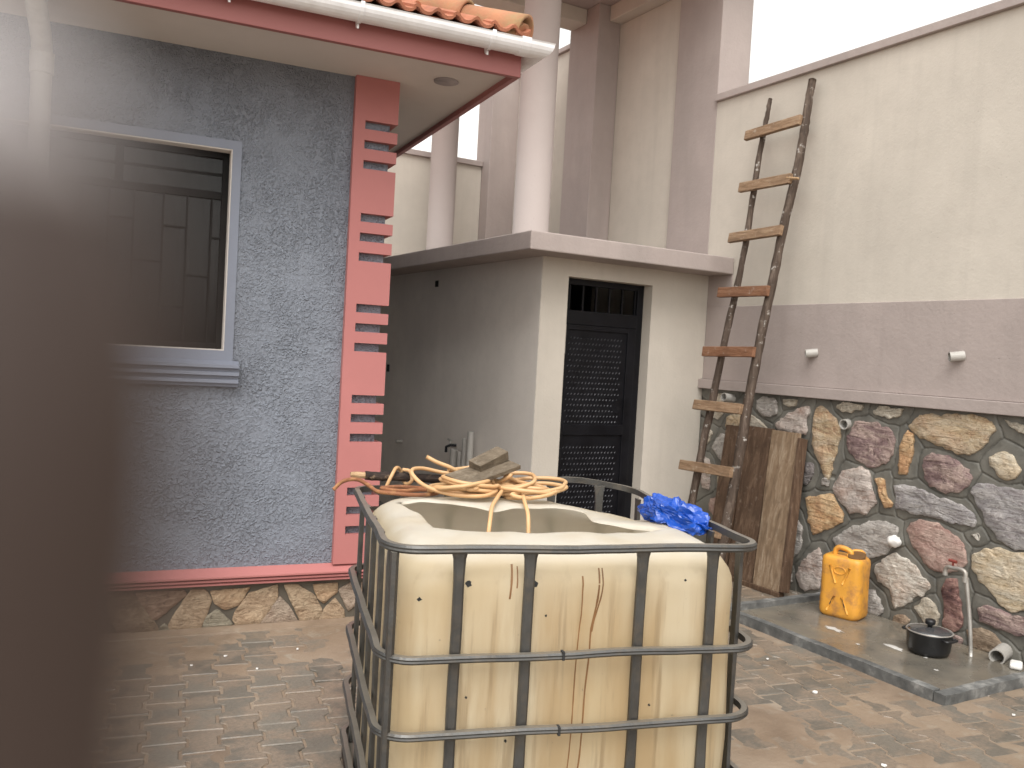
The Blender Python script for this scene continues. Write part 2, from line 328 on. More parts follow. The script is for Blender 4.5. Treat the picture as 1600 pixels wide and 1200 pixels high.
def tank_mat():
    s = NT('tank_plastic'); c = (0.66, 0.575, 0.425)
    sep = s.n('ShaderNodeSeparateXYZ'); s.L(s.pos, sep.inputs[0])
    vz = s.mapping((1, 1, 0.10)); st = s.noise(7, 7, 0.62, vz); st2 = s.noise(26, 6, 0.65, s.mapping((1, 1, 0.05)))
    zf = s.ramp(sep.outputs['Z'], [(0.80, 1.0), (0.985, 0.0)])
    col = s.mix(s.ramp(s.noise(1.6, 4), [(0.35, 0.0), (0.65, 1.0)]), sc(c, 1.04), (0.57, 0.44, 0.26))
    col = s.mix(s.math('MULTIPLY', s.ramp(st, [(0.40, 0.0), (0.58, 0.8)]), zf), col, (0.43, 0.28, 0.13))
    col = s.mix(s.math('MULTIPLY', s.ramp(st2, [(0.53, 0.0), (0.62, 0.65)]), zf), col, (0.26, 0.165, 0.08))
    sp = s.ramp(s.noise(55, 3), [(0.72, 0.0), (0.76, 0.8)]); col = s.mix(s.math('MULTIPLY', sp, zf), col, (0.10, 0.07, 0.05))
    topc = s.mix(s.ramp(s.noise(6, 6), [(0.45, 0.0), (0.7, 0.5)]), (0.78, 0.73, 0.64), (0.66, 0.54, 0.37))
    col = s.mix(s.ramp(sep.outputs['Z'], [(0.955, 0.0), (0.99, 1.0)]), col, topc)
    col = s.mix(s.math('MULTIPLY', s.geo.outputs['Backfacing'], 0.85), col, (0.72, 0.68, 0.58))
    s.fin(col, s.ramp(s.noise(5, 5), [(0.3, 0.30), (0.7, 0.52)]), s.bump(s.math('ADD', s.noise(5, 3), s.math('MULTIPLY', s.noise(70, 4), 0.06)), 0.25, 0.02), spec=0.45)
    tr = s.n('ShaderNodeBsdfTranslucent'); tr.inputs['Color'].default_value = (0.80, 0.74, 0.62, 1); mx = s.n('ShaderNodeMixShader'); mx.inputs[0].default_value = 0.45
    s.L(s.b.outputs[0], mx.inputs[1]); s.L(tr.outputs[0], mx.inputs[2]); s.L(mx.outputs[0], s.out.inputs['Surface'])
    return s.m
MT['tank'] = tank_mat()
MT['rust'] = simple('rust_run', (0.19, 0.09, 0.03), 0.55, var=0.3)
def glass_mat():
    s = NT('window_glass'); tr = s.n('ShaderNodeBsdfTransparent'); tr.inputs[0].default_value = (0.55, 0.56, 0.56, 1)
    gl = s.n('ShaderNodeBsdfGlossy'); gl.inputs['Roughness'].default_value = 0.03; gl.inputs['Color'].default_value = (0.8, 0.8, 0.8, 1)
    fr = s.n('ShaderNodeFresnel'); fr.inputs[0].default_value = 1.3; mx = s.n('ShaderNodeMixShader')
    s.L(fr.outputs[0], mx.inputs[0]); s.L(tr.outputs[0], mx.inputs[1]); s.L(gl.outputs[0], mx.inputs[2]); s.L(mx.outputs[0], s.out.inputs['Surface']); return s.m
MT['glass'] = glass_mat()
MT['curtain'] = simple('grey_curtain', (0.065, 0.063, 0.060), 0.9)
MT['post'] = simple('brown_post_paint', (0.045, 0.031, 0.026), 0.5, spec=0.25, var=0.05, bs=40, bstr=0.1)
MT['postcap'] = simple('pale_cap', (0.36, 0.33, 0.325), 0.5, var=0.04)  # sky highlight on the rounded top, painted as a paler colour
MT['ventdisc'] = simple('speckled_disc', (0.30, 0.27, 0.27), 0.7, var=0.4, bs=200, bstr=0.5)

# ================================================================== GROUND
bm = NB(); box(bm, -60, 60, -60, 60, -0.45, -0.06)
label(obj('ground', bm, MT['mud']), kind='structure')
# mud bed that rises over the pavers in places
def mud_h(x, y):
    n = fbm((x, y, 3.1), 1.1, 5); n2 = fbm((x, y, 9.7), 5.0, 4)
    near = max(0.0, min(1.0, (y + 0.105 * x - 3.95) / 0.45)) * (1 if x < 2.3 else 0)      # washed up against the house
    return -0.0046 + 0.0062 * n + 0.0022 * n2 + 0.0050 * near + 0.0030 * max(0.0, min(1.0, (x - 2.0) / 0.4))
GX0, GX1, GY0, GY1, GS = -2.5, 4.95, 0.6, 5.35, 0.03
nx = int((GX1 - GX0) / GS) + 1; ny = int((GY1 - GY0) / GS) + 1
verts = []
for j in range(ny):
    for i in range(nx):
        x = GX0 + i * GS; y = GY0 + j * GS
        verts.append((x, y, mud_h(x, y)))
faces = [(j * nx + i, j * nx + i + 1, (j + 1) * nx + i + 1, (j + 1) * nx + i) for j in range(ny - 1) for i in range(nx - 1)]
me = bpy.data.meshes.new('pavement'); me.from_pydata(verts, [], faces); me.update()
for p in me.polygons: p.use_smooth = True
pavement = label(link('pavement', me, MT['mud']), kind='structure')

# I-shaped interlocking pavers
PW, PL = 0.1425, 0.200
def paver_poly(g=0.0055):
    a, b = 0.0845 - g, 0.0580 - g; h = PL / 2 - g
    return [(-a, -h), (a, -h), (a, -0.058), (b, -0.036), (b, 0.036), (a, 0.058), (a, h), (-a, h), (-a, 0.058), (-b, 0.036), (-b, -0.036), (-a, -0.058)]
def paver_bm(bm, M):
    P = paver_poly(); c = 0.004; Q = paver_poly(0.0055 + c)
    lo = [bm.verts.new(M @ Vector((x, y, -0.055))) for x, y in P]; md = [bm.verts.new(M @ Vector((x, y, -c))) for x, y in P]; tp = [bm.verts.new(M @ Vector((x, y, 0))) for x, y in Q]
    n = len(P); bm.faces.new(tp)
    for A, B in ((lo, md), (md, tp)):
        for i in range(n): bm.faces.new((A[i], A[(i + 1) % n], B[(i + 1) % n], B[i]))
bm = NB(); paver_bm(bm, Matrix.Identity(4)); pav_me = bpy.data.meshes.new('paver'); bm.to_mesh(pav_me); bm.free(); pav_me.materials.append(MT['paver'])
PYAW = R_(-9.0); pc, ps = math.cos(PYAW), math.sin(PYAW)
def to_cam(p):
    d = Vector(p) - CAMP; z = d.dot(cf)
    if z < 0.05: return None
    return 800 + 1370 * d.dot(cr) / z, 600 - 1370 * d.dot(cu) / z, z
TH = R_(-14.6); TAX = Vector((math.cos(TH), math.sin(TH), 0)); TBX = Vector((-math.sin(TH), math.cos(TH), 0)); TO = Vector((0.876, 2.14, 0))
def tk(a, b, z=0.0): return TO + TAX * a + TBX * b + Vector((0, 0, z))
HY = R_(-6.0); HUX = Vector((math.cos(HY), math.sin(HY), 0)); HVX = Vector((math.sin(HY), -math.cos(HY), 0)); HO = Vector((1.833, 4.693, 0))
def hp(u, v, z=0.0): return HO + HUX * u + HVX * v + Vector((0, 0, z))
cells = []
for i in range(-40, 50):
    for j in range(-10, 40):
        lx = i * PW; ly = j * PL + (PL / 2 if i % 2 else 0)
        x = lx * pc - ly * ps; y = lx * ps + ly * pc
        if not (-1.9 < x < 4.9 and 0.8 < y < 5.3): continue
        q = Vector((x, y, 0)) - HO; u, v = q.dot(HUX), q.dot(HVX)
        if v < 0.11 and u < 0.02: continue
        if u >= 0.02 and v < -3: continue
        if x > 3.20 and y > 5.28: continue
        if 3.86 < x and 2.47 < y < 4.08: continue
        t = Vector((x, y, 0)) - TO; ta, tb = t.dot(TAX), t.dot(TBX)
        under = 0.05 < ta < 1.07 and 0.05 < tb < 0.97
        pr = to_cam((x, y, 0)); vis = bool(pr and -25 < pr[0] < 1625 and pr[1] < 1230 and not under)
        # hidden behind the tank
        if vis and 620 < pr[0] < 1140: vis = False
        cells.append((0 if vis else 1, pr[2] if pr else 99, x, y))
cells.sort()
stuffbm = NB(); nind = 0
for vis, d, x, y in cells:
    z = rng.normal(0, 0.0018); tilt = Matrix.Rotation(rng.normal(0, 0.008), 4, 'X') @ Matrix.Rotation(rng.normal(0, 0.008), 4, 'Y')
    M = Matrix.Translation((x, y, z)) @ Matrix.Rotation(PYAW + rng.normal(0, 0.006), 4, 'Z') @ tilt
    if vis == 0 and nind < 298:
        o = link('paver', pav_me, None, pavement, (x, y, z)); o.rotation_euler = M.to_euler(); nind += 1
    else: paver_bm(stuffbm, M)
o = obj('paver_field', stuffbm, MT['paver'], pavement, origin=(0, 0, 0)); label(o, kind='stuff')

# ================================================================== HOUSE
house = empty('house', hp(-2.5, -2.5), 'grey stucco house with salmon red corner pilaster and terracotta tiled roof', 'house')
def hbox(bm, u0, u1, v0, v1, z0, z1, bev=0):
    M = Matrix.Translation(HO) @ Matrix((( HUX.x, HVX.x, 0, 0), (HUX.y, HVX.y, 0, 0), (0, 0, 1, 0), (0, 0, 0, 1)))
    box(bm, u0, u1, v0, v1, z0, z1, bev, M)
def hfix(bm): bmesh.ops.recalc_face_normals(bm, faces=bm.faces)
WU0, WU1, WZ0, WZ1 = -2.25, -0.865, 1.484, 2.54
bm = NB()
hbox(bm, -6, WU0, -0.2, 0, 0, 3.034); hbox(bm, WU1, -0.03, -0.2, 0, 0, 3.034); hbox(bm, WU0, WU1, -0.2, 0, 0, WZ0); hbox(bm, WU0, WU1, -0.2, 0, WZ1, 3.034)
hbox(bm, -0.23, -0.03, -6, -0.2, 0, 3.034); hbox(bm, -6, -5.8, -6, -0.2, 0, 3.034); hbox(bm, -5.8, -0.23, -6, -5.8, 0, 3.034); hfix(bm)
obj('wall', bm, MT['stucco'], house)
bm = NB(); hbox(bm, -5.7, -0.3, -3.0, -0.9, 0.3, 0.32); hbox(bm, -5.7, -0.3, -3.1, -3.0, 0.3, 3.0); hbox(bm, -2.6, -2.5, -3.0, -0.3, 0.3, 3.0); hfix(bm); obj('interior', bm, MT['soffit'], house)
# corner pilaster, a comb of grooves open to the corner, wrapping round both faces
gz = []
for t in (2.792, 2.284, 1.783, 1.276, 0.756):
    gz += [t, t - 0.1075, t - 0.217]
poly = [(-0.24, 0.326), (0.005, 0.326)]
for t in sorted(gz):
    poly += [(0.005, t - 0.047), (-0.18, t - 0.047), (-0.18, t), (0.005, t)]
poly += [(0.005, 3.029), (-0.24, 3.029)]
bm = NB(); prism(bm, poly, lambda a, z: hp(a, 0.001, z), lambda a, z: hp(a, 0.042, z))
obj('corner_pilaster', bm, MT['red'], house)
poly2 = [(-0.24, 0.326), (0.0, 0.326)]
for t in sorted(gz): poly2 += [(0.0, t - 0.047), (-0.18, t - 0.047), (-0.18, t), (0.0, t)]
poly2 += [(0.0, 3.029), (-0.24, 3.029)]
bm = NB(); prism(bm, poly2, lambda a, z: hp(-0.029, a, z), lambda a, z: hp(0.004, a, z)); obj('corner_pilaster', bm, MT['red'], house)
# window
bm = NB(); t = 0.045
for a in ((WU1, WU1 + t, WZ0 - 0.055, WZ1 + t), (WU0 - t, WU0, WZ0 - 0.055, WZ1 + t), (WU0, WU1, WZ1, WZ1 + t), (WU0, WU1, WZ0 - 0.055, WZ0)): hbox(bm, a[0], a[1], 0.0005, 0.007, a[2], a[3])
hfix(bm); trim = obj('window_trim', bm, MT['trimgrey'], house)
e = 0.006
bm = NB(); f = 0.032; a0, a1, b0, b1 = WU0 + e, WU1 - e, WZ0 + e, WZ1 - e
for q in ((a0, a0 + f, b0, b1), (a1 - f, a1, b0, b1), (a0 + f, a1 - f, b1 - f, b1), (a0 + f, a1 - f, b0, b0 + f), (a0 + f, a1 - f, 2.285, 2.325)): hbox(bm, q[0], q[1], -0.125, -0.085, q[2], q[3], 0.003)
hbox(bm, -1.425, -1.385, -0.122, -0.088, 2.326, b1 - f); hbox(bm, a0 + f, a1 - f, -0.118, -0.10, 2.41, 2.424); hfix(bm)
win = obj('window', bm, MT['barblack'], house)
bm = NB(); e = 0.006   # plastered reveal
hbox(bm, WU1 - e, WU1 - 0.0005, -0.19, 0.003, WZ0 + e, WZ1 - e); hbox(bm, WU0 + 0.0005, WU0 + e, -0.19, 0.003, WZ0 + e, WZ1 - e)
hbox(bm, WU0 + 0.0005, WU1 - 0.0005, -0.19, 0.003, WZ1 - e, WZ1 - 0.0005); hbox(bm, WU0 + 0.0005, WU1 - 0.0005, -0.19, 0.003, WZ0 + 0.0005, WZ0 + e); hfix(bm)
obj('reveal', bm, MT['soffit'], win)
us = [-0.95, -1.072, -1.19, -1.33, -1.45, -1.57, -1.69, -1.81, -1.93, -2.05, -2.17]
def bar(u0, u1, z0, z1):
    b_ = NB(); hbox(b_, u0, u1, -0.082, -0.072, z0, z1); hfix(b_); obj('burglar_bar', b_, MT['barblack'], win)
for u in us: bar(u - 0.004, u + 0.004, b0 + f, 2.285)
edges = [a1 - f] + us + [a0 + f]
pat = [(2.08,), (1.87,), (2.12, 1.70), (1.93,), (2.14, 1.66), (1.9,), (2.1, 1.7), (1.88,), (2.12, 1.7), (1.9,), (2.1,), (1.85,)]
for k in range(len(edges) - 1):
    for z in pat[k]: bar(edges[k + 1] + 0.0045, edges[k] - 0.0045, z - 0.004, z + 0.004)
for q in ((a0 + f, a1 - f, b0 + f, 2.285), (a0 + f, -1.425, 2.326, b1 - f), (-1.385, a1 - f, 2.326, b1 - f)):
    bm = NB(); hbox(bm, q[0], q[1], -0.112, -0.106, q[2], q[3]); hfix(bm); obj('pane', bm, MT['glass'], win)
bm = NB(); n = 60
for k in range(n + 1):
    u = WU0 - 0.1 + (WU1 - WU0 + 0.2) * k / n; v = -0.28 + 0.02 * math.sin(k * 1.3) + 0.01 * math.sin(k * 0.37)
    bm.verts.new(hp(u, v, WZ0 - 0.25)); bm.verts.new(hp(u, v, WZ1 + 0.1))
bm.verts.ensure_lookup_table()
for k in range(n): bm.faces.new((bm.verts[2 * k], bm.verts[2 * k + 2], bm.verts[2 * k + 3], bm.verts[2 * k + 1]))
obj('curtain', bm, MT['curtain'], win, True)
# moulded sill and plinth band: (v, z) profiles swept along u
def moulding(name, prof, u0, u1, mat):
    b_ = NB(); prism(b_, prof, lambda v, z: hp(u0, v, z), lambda v, z: hp(u1, v, z)); return obj(name, b_, mat, house)
def steps(z_top, z_bot, vmax, sl):
    P = [(0.001, z_top + sl), (vmax, z_top)]; n = 3; dz = (z_top - z_bot) / (n * 2)
    z = z_top; v = vmax
    for k in range(n):
        P += [(v, z - dz * 0.85), (v - 0.022, z - dz), (v - 0.022, z - 2 * dz + 0.004)]
        z -= 2 * dz; v -= 0.008
        if k < n - 1: P += [(v, z)]
    P += [(0.001, z_bot)]
    return P
moulding('window_sill', steps(1.412, 1.292, 0.065, 0.02), WU0 - 0.09, -0.79, MT['trimgrey'])
moulding('plinth_moulding', steps(0.296, 0.236, 0.085, 0.0295), -6.0, 0.09, MT['red'])
# stone plinth
def bumpy_stone(bm, pts, to3, lift, rough, seed, grow=1.10, jit=0.008):
    P = [Vector((a, b, 0)) for a, b in pts]; out = []; c0 = sum(P, Vector((0, 0, 0))) / len(P); P = [c0 + (p - c0) * grow for p in P]
    for i in range(len(P)):
        a, b = P[i], P[(i + 1) % len(P)]; m = max(2, int((b - a).length / 0.014))
        for k in range(m):
            q = a.lerp(b, k / m); out.append(q + Vector((fbm((q.x * 32, q.y * 32, seed)) * jit, fbm((q.x * 32, q.y * 32, seed + 50)) * jit, 0)))
    # soften
    n = len(out); out = [(out[i - 1] + out[i] * 5 + out[(i + 1) % n]) / 7 for i in range(n)]
    c = sum(out, Vector((0, 0, 0))) / n
    rings = []
    for t, h in ((1.0, -0.015), (1.0, lift * 0.55), (0.965, lift * 0.92), (0.66, lift), (0.33, lift)):
        rr = []
        for p in out:
            q = c + (p - c) * t; hh = h + (rough * (fbm((q.x * 9, q.y * 9, seed)) + 0.5 * fbm((q.x * 24, q.y * 24, seed))) if t <= 0.94 else 0)
            rr.append(bm.verts.new(to3(q.x, q.y, hh)))
        rings.append(rr)
    cv = bm.verts.new(to3(c.x, c.y, lift)); fs = []
    for A, B in zip(rings, rings[1:]):
        for i in range(n): fs.append(bm.faces.new((A[i], A[(i + 1) % n], B[(i + 1) % n], B[i])))
    for i in range(n): fs.append(bm.faces.new((rings[-1][i], rings[-1][(i + 1) % n], cv)))
    fs.append(bm.faces.new(rings[0][::-1])); bmesh.ops.recalc_face_normals(bm, faces=bm.faces)
STONES=[
('grey',[(4.748,1.305),(4.694,1.335),(4.595,1.335),(4.565,1.303),(4.561,1.23),(4.603,1.203),(4.683,1.204),(4.747,1.244)]),
('buff',[(4.498,1.331),(4.424,1.343),(4.372,1.343),(4.379,1.31),(4.438,1.295),(4.486,1.302)]),
('pinkgrey',[(4.545,1.154),(4.442,1.233),(4.309,1.291),(4.264,1.302),(4.265,1.256),(4.284,1.218),(4.274,1.155),(4.284,1.108),(4.386,1.119),(4.537,1.122)]),
('ochre',[(4.208,1.26),(4.168,1.302),(4.123,1.285),(4.05,1.233),(4.004,1.182),(3.991,1.122),(4.015,1.01),(4.04,0.911),(4.052,0.85),(4.082,0.853),(4.126,0.92),(4.176,0.99),(4.207,1.049),(4.208,1.155)]),
('ochre',[(5.053,1.156),(4.996,1.185),(4.899,1.185),(4.897,1.112),(5.018,1.073),(5.059,1.092)]),
('buff',[(4.805,1.194),(4.72,1.163),(4.646,1.125),(4.675,1.114),(4.797,1.11)]),
('grey',[(5.186,0.935),(5.113,1.011),(5.023,1.002),(5.027,0.867),(5.059,0.784),(5.133,0.854),(5.194,0.902)]),
('buff',[(5.193,1.328),(5.087,1.343),(5.083,1.296),(5.125,1.269),(5.194,1.28)]),
('buff',[(5.254,1.049),(5.205,1.022),(5.234,0.954),(5.266,0.918),(5.283,0.981)]),
('buff',[(5.221,1.189),(5.142,1.204),(5.105,1.175),(5.159,1.138),(5.223,1.149)]),
('pinkgrey',[(5.328,0.829),(5.231,0.793),(5.209,0.683),(5.211,0.577),(5.283,0.59),(5.329,0.706)]),
('ochre',[(5.118,0.688),(5.051,0.694),(5.067,0.632),(5.1,0.619)]),
('pink',[(5.18,0.493),(5.104,0.539),(5.065,0.545),(5.07,0.417),(5.135,0.381),(5.196,0.418)]),
('slate',[(4.258,0.916),(4.186,0.904),(4.19,0.847),(4.245,0.761),(4.278,0.778)]),
('grey',[(4.102,0.833),(4.052,0.847),(4.05,0.782),(4.114,0.775)]),
('buff',[(4.014,1.342),(3.928,1.355),(3.832,1.353),(3.837,1.319),(3.964,1.292),(4.015,1.308)]),
('buff',[(3.732,1.321),(3.684,1.345),(3.533,1.341),(3.544,1.304),(3.633,1.28),(3.711,1.293)]),
('purple',[(3.914,1.13),(3.86,1.225),(3.723,1.238),(3.603,1.193),(3.577,1.11),(3.606,1.022),(3.717,0.956),(3.84,0.991),(3.908,1.056)]),
('orange',[(3.509,1.184),(3.485,1.206),(3.448,1.194),(3.437,1.141),(3.444,1.05),(3.455,1.016),(3.462,0.96),(3.52,0.955),(3.524,1.046),(3.518,1.118)]),
('ochre',[(3.452,1.242),(3.387,1.318),(3.29,1.321),(3.21,1.331),(3.133,1.347),(3.018,1.336),(2.983,1.318),(2.952,1.277),(2.985,1.223),(3.018,1.171),(3.096,1.122),(3.155,1.13),(3.236,1.154),(3.32,1.173),(3.406,1.208)]),
('purple',[(3.348,1.056),(3.299,1.09),(3.204,1.087),(3.136,1.059),(3.083,1.03),(3.06,0.991),(3.069,0.941),(3.124,0.902),(3.201,0.88),(3.299,0.911),(3.346,0.98)]),
('cream',[(2.946,1.121),(2.883,1.158),(2.828,1.142),(2.771,1.074),(2.791,1.037),(2.842,1.006),(2.872,1.019),(2.936,1.075)]),
('buff',[(2.875,1.334),(2.778,1.321),(2.721,1.309),(2.717,1.253),(2.78,1.272),(2.847,1.302)]),
('bluegrey',[(3.523,0.856),(3.466,0.872),(3.351,0.865),(3.266,0.841),(3.151,0.823),(3.065,0.802),(3.016,0.745),(3.033,0.717),(3.162,0.71),(3.257,0.729),(3.395,0.716),(3.506,0.735)]),
('bluegrey',[(3.035,0.904),(2.989,0.954),(2.869,0.955),(2.751,0.953),(2.643,0.898),(2.611,0.697),(2.728,0.657),(2.773,0.644),(2.866,0.677),(2.93,0.741),(2.966,0.804),(3.009,0.87)]),
('orange',[(3.689,0.883),(3.632,0.895),(3.615,0.835),(3.584,0.774),(3.553,0.759),(3.565,0.728),(3.617,0.715),(3.64,0.764),(3.657,0.828)]),
('pinkgrey',[(4.002,0.772),(3.939,0.888),(3.835,0.932),(3.747,0.916),(3.725,0.846),(3.682,0.737),(3.744,0.661),(3.865,0.646),(3.942,0.707)]),
('orange',[(4.223,0.666),(4.017,0.721),(3.924,0.605),(3.929,0.559),(4.145,0.439),(4.191,0.523)]),
('grey',[(3.97,0.43),(3.906,0.494),(3.793,0.559),(3.699,0.606),(3.604,0.617),(3.525,0.599),(3.527,0.525),(3.589,0.43),(3.704,0.376),(3.813,0.393),(3.932,0.395)]),
('pinkgrey',[(4.271,0.125),(4.244,0.199),(4.184,0.273),(4.106,0.335),(4.062,0.25),(4.084,0.075),(4.192,0.04),(4.242,0.064)]),
('pink',[(3.421,0.595),(3.398,0.649),(3.346,0.676),(3.257,0.677),(3.168,0.647),(3.107,0.613),(3.061,0.552),(3.057,0.506),(3.094,0.446),(3.193,0.415),(3.263,0.418),(3.31,0.455),(3.369,0.516)]),
('pale',[(3.635,0.323),(3.577,0.385),(3.512,0.434),(3.466,0.424),(3.374,0.393),(3.327,0.345),(3.27,0.307),(3.318,0.236),(3.415,0.164),(3.486,0.117),(3.505,0.166),(3.525,0.221),(3.605,0.242)]),
('maroon',[(3.177,0.319),(3.146,0.366),(3.088,0.373),(3.075,0.314),(3.049,0.195),(3.044,0.126),(3.091,0.089),(3.151,0.095),(3.152,0.214)]),
('cream',[(3.002,0.531),(2.935,0.584),(2.844,0.612),(2.784,0.607),(2.725,0.613),(2.66,0.613),(2.617,0.508),(2.62,0.362),(2.703,0.324),(2.761,0.308),(2.821,0.314),(2.871,0.368),(2.937,0.412),(2.981,0.47)]),
('pale',[(3.028,0.66),(3.005,0.673),(2.982,0.678),(2.972,0.657),(2.974,0.637),(2.995,0.644)]),
('purple',[(2.941,0.257),(2.88,0.282),(2.773,0.267),(2.7,0.281),(2.629,0.287),(2.622,0.195),(2.736,0.174),(2.842,0.18),(2.928,0.184)]),
('brown',[(2.994,0.11),(2.932,0.145),(2.853,0.131),(2.804,0.093),(2.799,0.027),(2.876,0.025),(2.987,0.027)]),
('buff',[(3.341,0.161),(3.274,0.22),(3.22,0.203),(3.19,0.155),(3.201,0.079),(3.271,0.075)]),
('grey',[(3.703,0.161),(3.638,0.164),(3.596,0.128),(3.566,0.054),(3.603,0.03),(3.691,0.025)]),
('grey',[(4.358,0.409),(4.298,0.497),(4.256,0.46),(4.248,0.356),(4.287,0.257),(4.333,0.231)]),
('grey',[(4.371,0.1),(4.324,0.119),(4.309,0.062),(4.376,0.045)]),
('brown',[(3.481,0.055),(3.427,0.087),(3.379,0.068),(3.394,0.022),(3.477,0.005)]),
('purple',[(3.098,0.067),(3.039,0.061),(3.028,0.03),(3.086,0.019)]),
]
HSTONES=[
('brown',[(-1.378,0.211),(-1.263,0.216),(-1.229,0.167),(-1.149,0.056),(-1.137,0.019),(-1.307,0.004),(-1.352,0.082)]),
('pink',[(-1.241,0.214),(-1.019,0.219),(-1.007,0.189),(-1.139,0.079),(-1.161,0.08)]),
('grey',[(-1.137,0.013),(-1.1,0.052),(-1.066,0.011)]),
('ochre',[(-0.98,0.211),(-0.913,0.213),(-0.877,0.157),(-0.897,0.098),(-0.927,0.015),(-1.071,0.014),(-1.078,0.05)]),
('grey',[(-0.91,0.014),(-0.896,0.073),(-0.84,0.106),(-0.792,0.054),(-0.762,0.021)]),
('orange',[(-0.879,0.205),(-0.683,0.215),(-0.737,0.124),(-0.806,0.104),(-0.853,0.143)]),
('ochre',[(-0.747,0.088),(-0.682,0.181),(-0.541,0.217),(-0.538,0.148),(-0.582,0.077),(-0.627,0.018),(-0.733,0.019),(-0.757,0.052)]),
('pinkgrey',[(-0.609,0.017),(-0.571,0.088),(-0.52,0.153),(-0.475,0.107),(-0.416,0.009)]),
('ochre',[(-0.492,0.214),(-0.419,0.21),(-0.33,0.148),(-0.289,0.069),(-0.311,0.008),(-0.397,0.007),(-0.451,0.118)]),
('orange',[(-0.339,0.212),(-0.207,0.215),(-0.205,0.166),(-0.278,0.107),(-0.317,0.147)]),
('ochre',[(-0.298,0.013),(-0.264,0.081),(-0.216,0.128),(-0.162,0.061),(-0.159,0.01)]),
('pinkgrey',[(-0.193,0.172),(-0.131,0.213),(-0.053,0.209),(-0.086,0.095),(-0.136,0.059)]),
]

bm = NB(); hbox(bm, -6, 0.03, 0.0012, 0.022, -0.05, 0.2355); hfix(bm); plm = obj('plinth_mortar', bm, MT['mortar_house'], house)
extra = []; u = -1.42; k = 0; cyc = ['ochre', 'brown', 'pink', 'orange', 'pinkgrey', 'ochre']
while u > -2.6:
    wd = random.uniform(0.17, 0.24)
    extra.append((cyc[k % 6], [(u, 0.215), (u - wd, 0.215), (u - wd * 0.62, 0.09)])); extra.append((cyc[(k + 2) % 6], [(u - wd * 0.05, 0.01), (u - 0.02, 0.16), (u - wd * 0.5, 0.06), (u - wd * 0.55, 0.01)])); u -= wd + 0.03; k += 1
extra.append(('ochre', [(-0.075, 0.02), (-0.06, 0.19), (0.02, 0.2), (0.02, 0.02)]))
for k, (c, pts) in enumerate(HSTONES + extra):
    pts = [(min(a, 0.026), max(0.006, min(0.228, z))) for a, z in pts]
    bm = NB(); bumpy_stone(bm, pts, lambda a, z, h: hp(a, 0.022 + h, z), 0.010, 0.003, k * 3.3 + 1, 1.10, jit=0.005); obj('plinth_stone', bm, STH[c], house, True)
bm = NB(); prism(bm, [(0.0, -0.03), (0.11, -0.03), (0.10, 0.006), (0.045, 0.016), (0.0, 0.02)], lambda v, z: hp(-6, v + 0.001, z), lambda v, z: hp(0.03, v + 0.001, z)); obj('cement_fillet', bm, MT['limewash'] if False else MT['mud'], house)
# eaves
bm = NB(); hbox(bm, -6.4, 0.466, -6.4, 0.551, 3.03, 3.045); hfix(bm); obj('soffit', bm, MT['soffit'], house)
for (a, b, c, d) in ((-6.4, 0.5, 0.551, 0.585), (0.466, 0.5, -6.4, 0.5505)):
    bm = NB(); hbox(bm, a, b, c, d, 3.0, 3.205, 0.003); hfix(bm); obj('fascia_board', bm, MT['fascia'], house)
bm = NB(); c = hp(0.216, 0.215, 3.03)
prism(bm, [(0.068 * math.cos(k * math.pi / 14), 0.068 * math.sin(k * math.pi / 14)) for k in range(28)], lambda x, y: c + Vector((x, y, 0.002)), lambda x, y: c + Vector((x, y, -0.008))); obj('soffit_vent', bm, MT['ventdisc'], house)
# gutter with mitred corner
gut = []
rG = 0.063; cd, cz = 0.066, 3.155
for k in range(13): a = math.pi + math.pi * k / 12; gut.append((cd + rG * math.cos(a), cz + rG * math.sin(a)))
gut.append((cd + rG + 0.004, cz + 0.006)); gut.append((cd + rG - 0.006, cz + 0.006))
for k in range(12, -1, -1): a = math.pi + math.pi * k / 12; gut.append((cd + (rG - 0.004) * math.cos(a), cz + (rG - 0.004) * math.sin(a)))
bm = NB(); secs = []
for fn in (lambda d, z: hp(-6.4, 0.585 + d, z), lambda d, z: hp(0.5 + d, 0.585 + d, z), lambda d, z: hp(0.5 + d, -6.4, z)): secs.append([bm.verts.new(fn(*p)) for p in gut])
for A, B in zip(secs, secs[1:]):
    for i in range(len(gut)): bm.faces.new((A[i], A[(i + 1) % len(gut)], B[(i + 1) % len(gut)], B[i]))
bmesh.ops.recalc_face_normals(bm, faces=bm.faces)
gutter = obj('gutter', bm, MT['pvc'], house)
def strap(u, wd, r, name, tab=True):
    b_ = NB(); pr = []
    for k in range(13): a = math.pi + math.pi * k / 12; pr.append((cd + r * math.cos(a), cz + r * math.sin(a)))
    pr += [(cd + r, cz + 0.012), (cd + r - 0.012, cz + 0.012)]
    for k in range(12, -1, -1): a = math.pi + math.pi * k / 12; pr.append((cd + (rG + 0.0005) * math.cos(a), cz + (rG + 0.0005) * math.sin(a)))
    prism(b_, pr, lambda d, z: hp(u - wd / 2, 0.585 + d, z), lambda d, z: hp(u + wd / 2, 0.585 + d, z))
    if tab: prism(b_, [(0.004, cz - 0.04), (0.018, cz - 0.075), (0.045, cz - 0.088), (0.045, cz - 0.07), (0.02, cz - 0.045)], lambda d, z: hp(u - 0.005, 0.585 + d, z), lambda d, z: hp(u + 0.005, 0.585 + d, z))
    obj(name, b_, MT['pvc'], gutter)
for u in (-1.6, -0.97, -0.38, 0.29): strap(u, 0.018, rG + 0.005, 'gutter_bracket')
strap(0.47, 0.05, rG + 0.0035, 'gutter_joint', False)
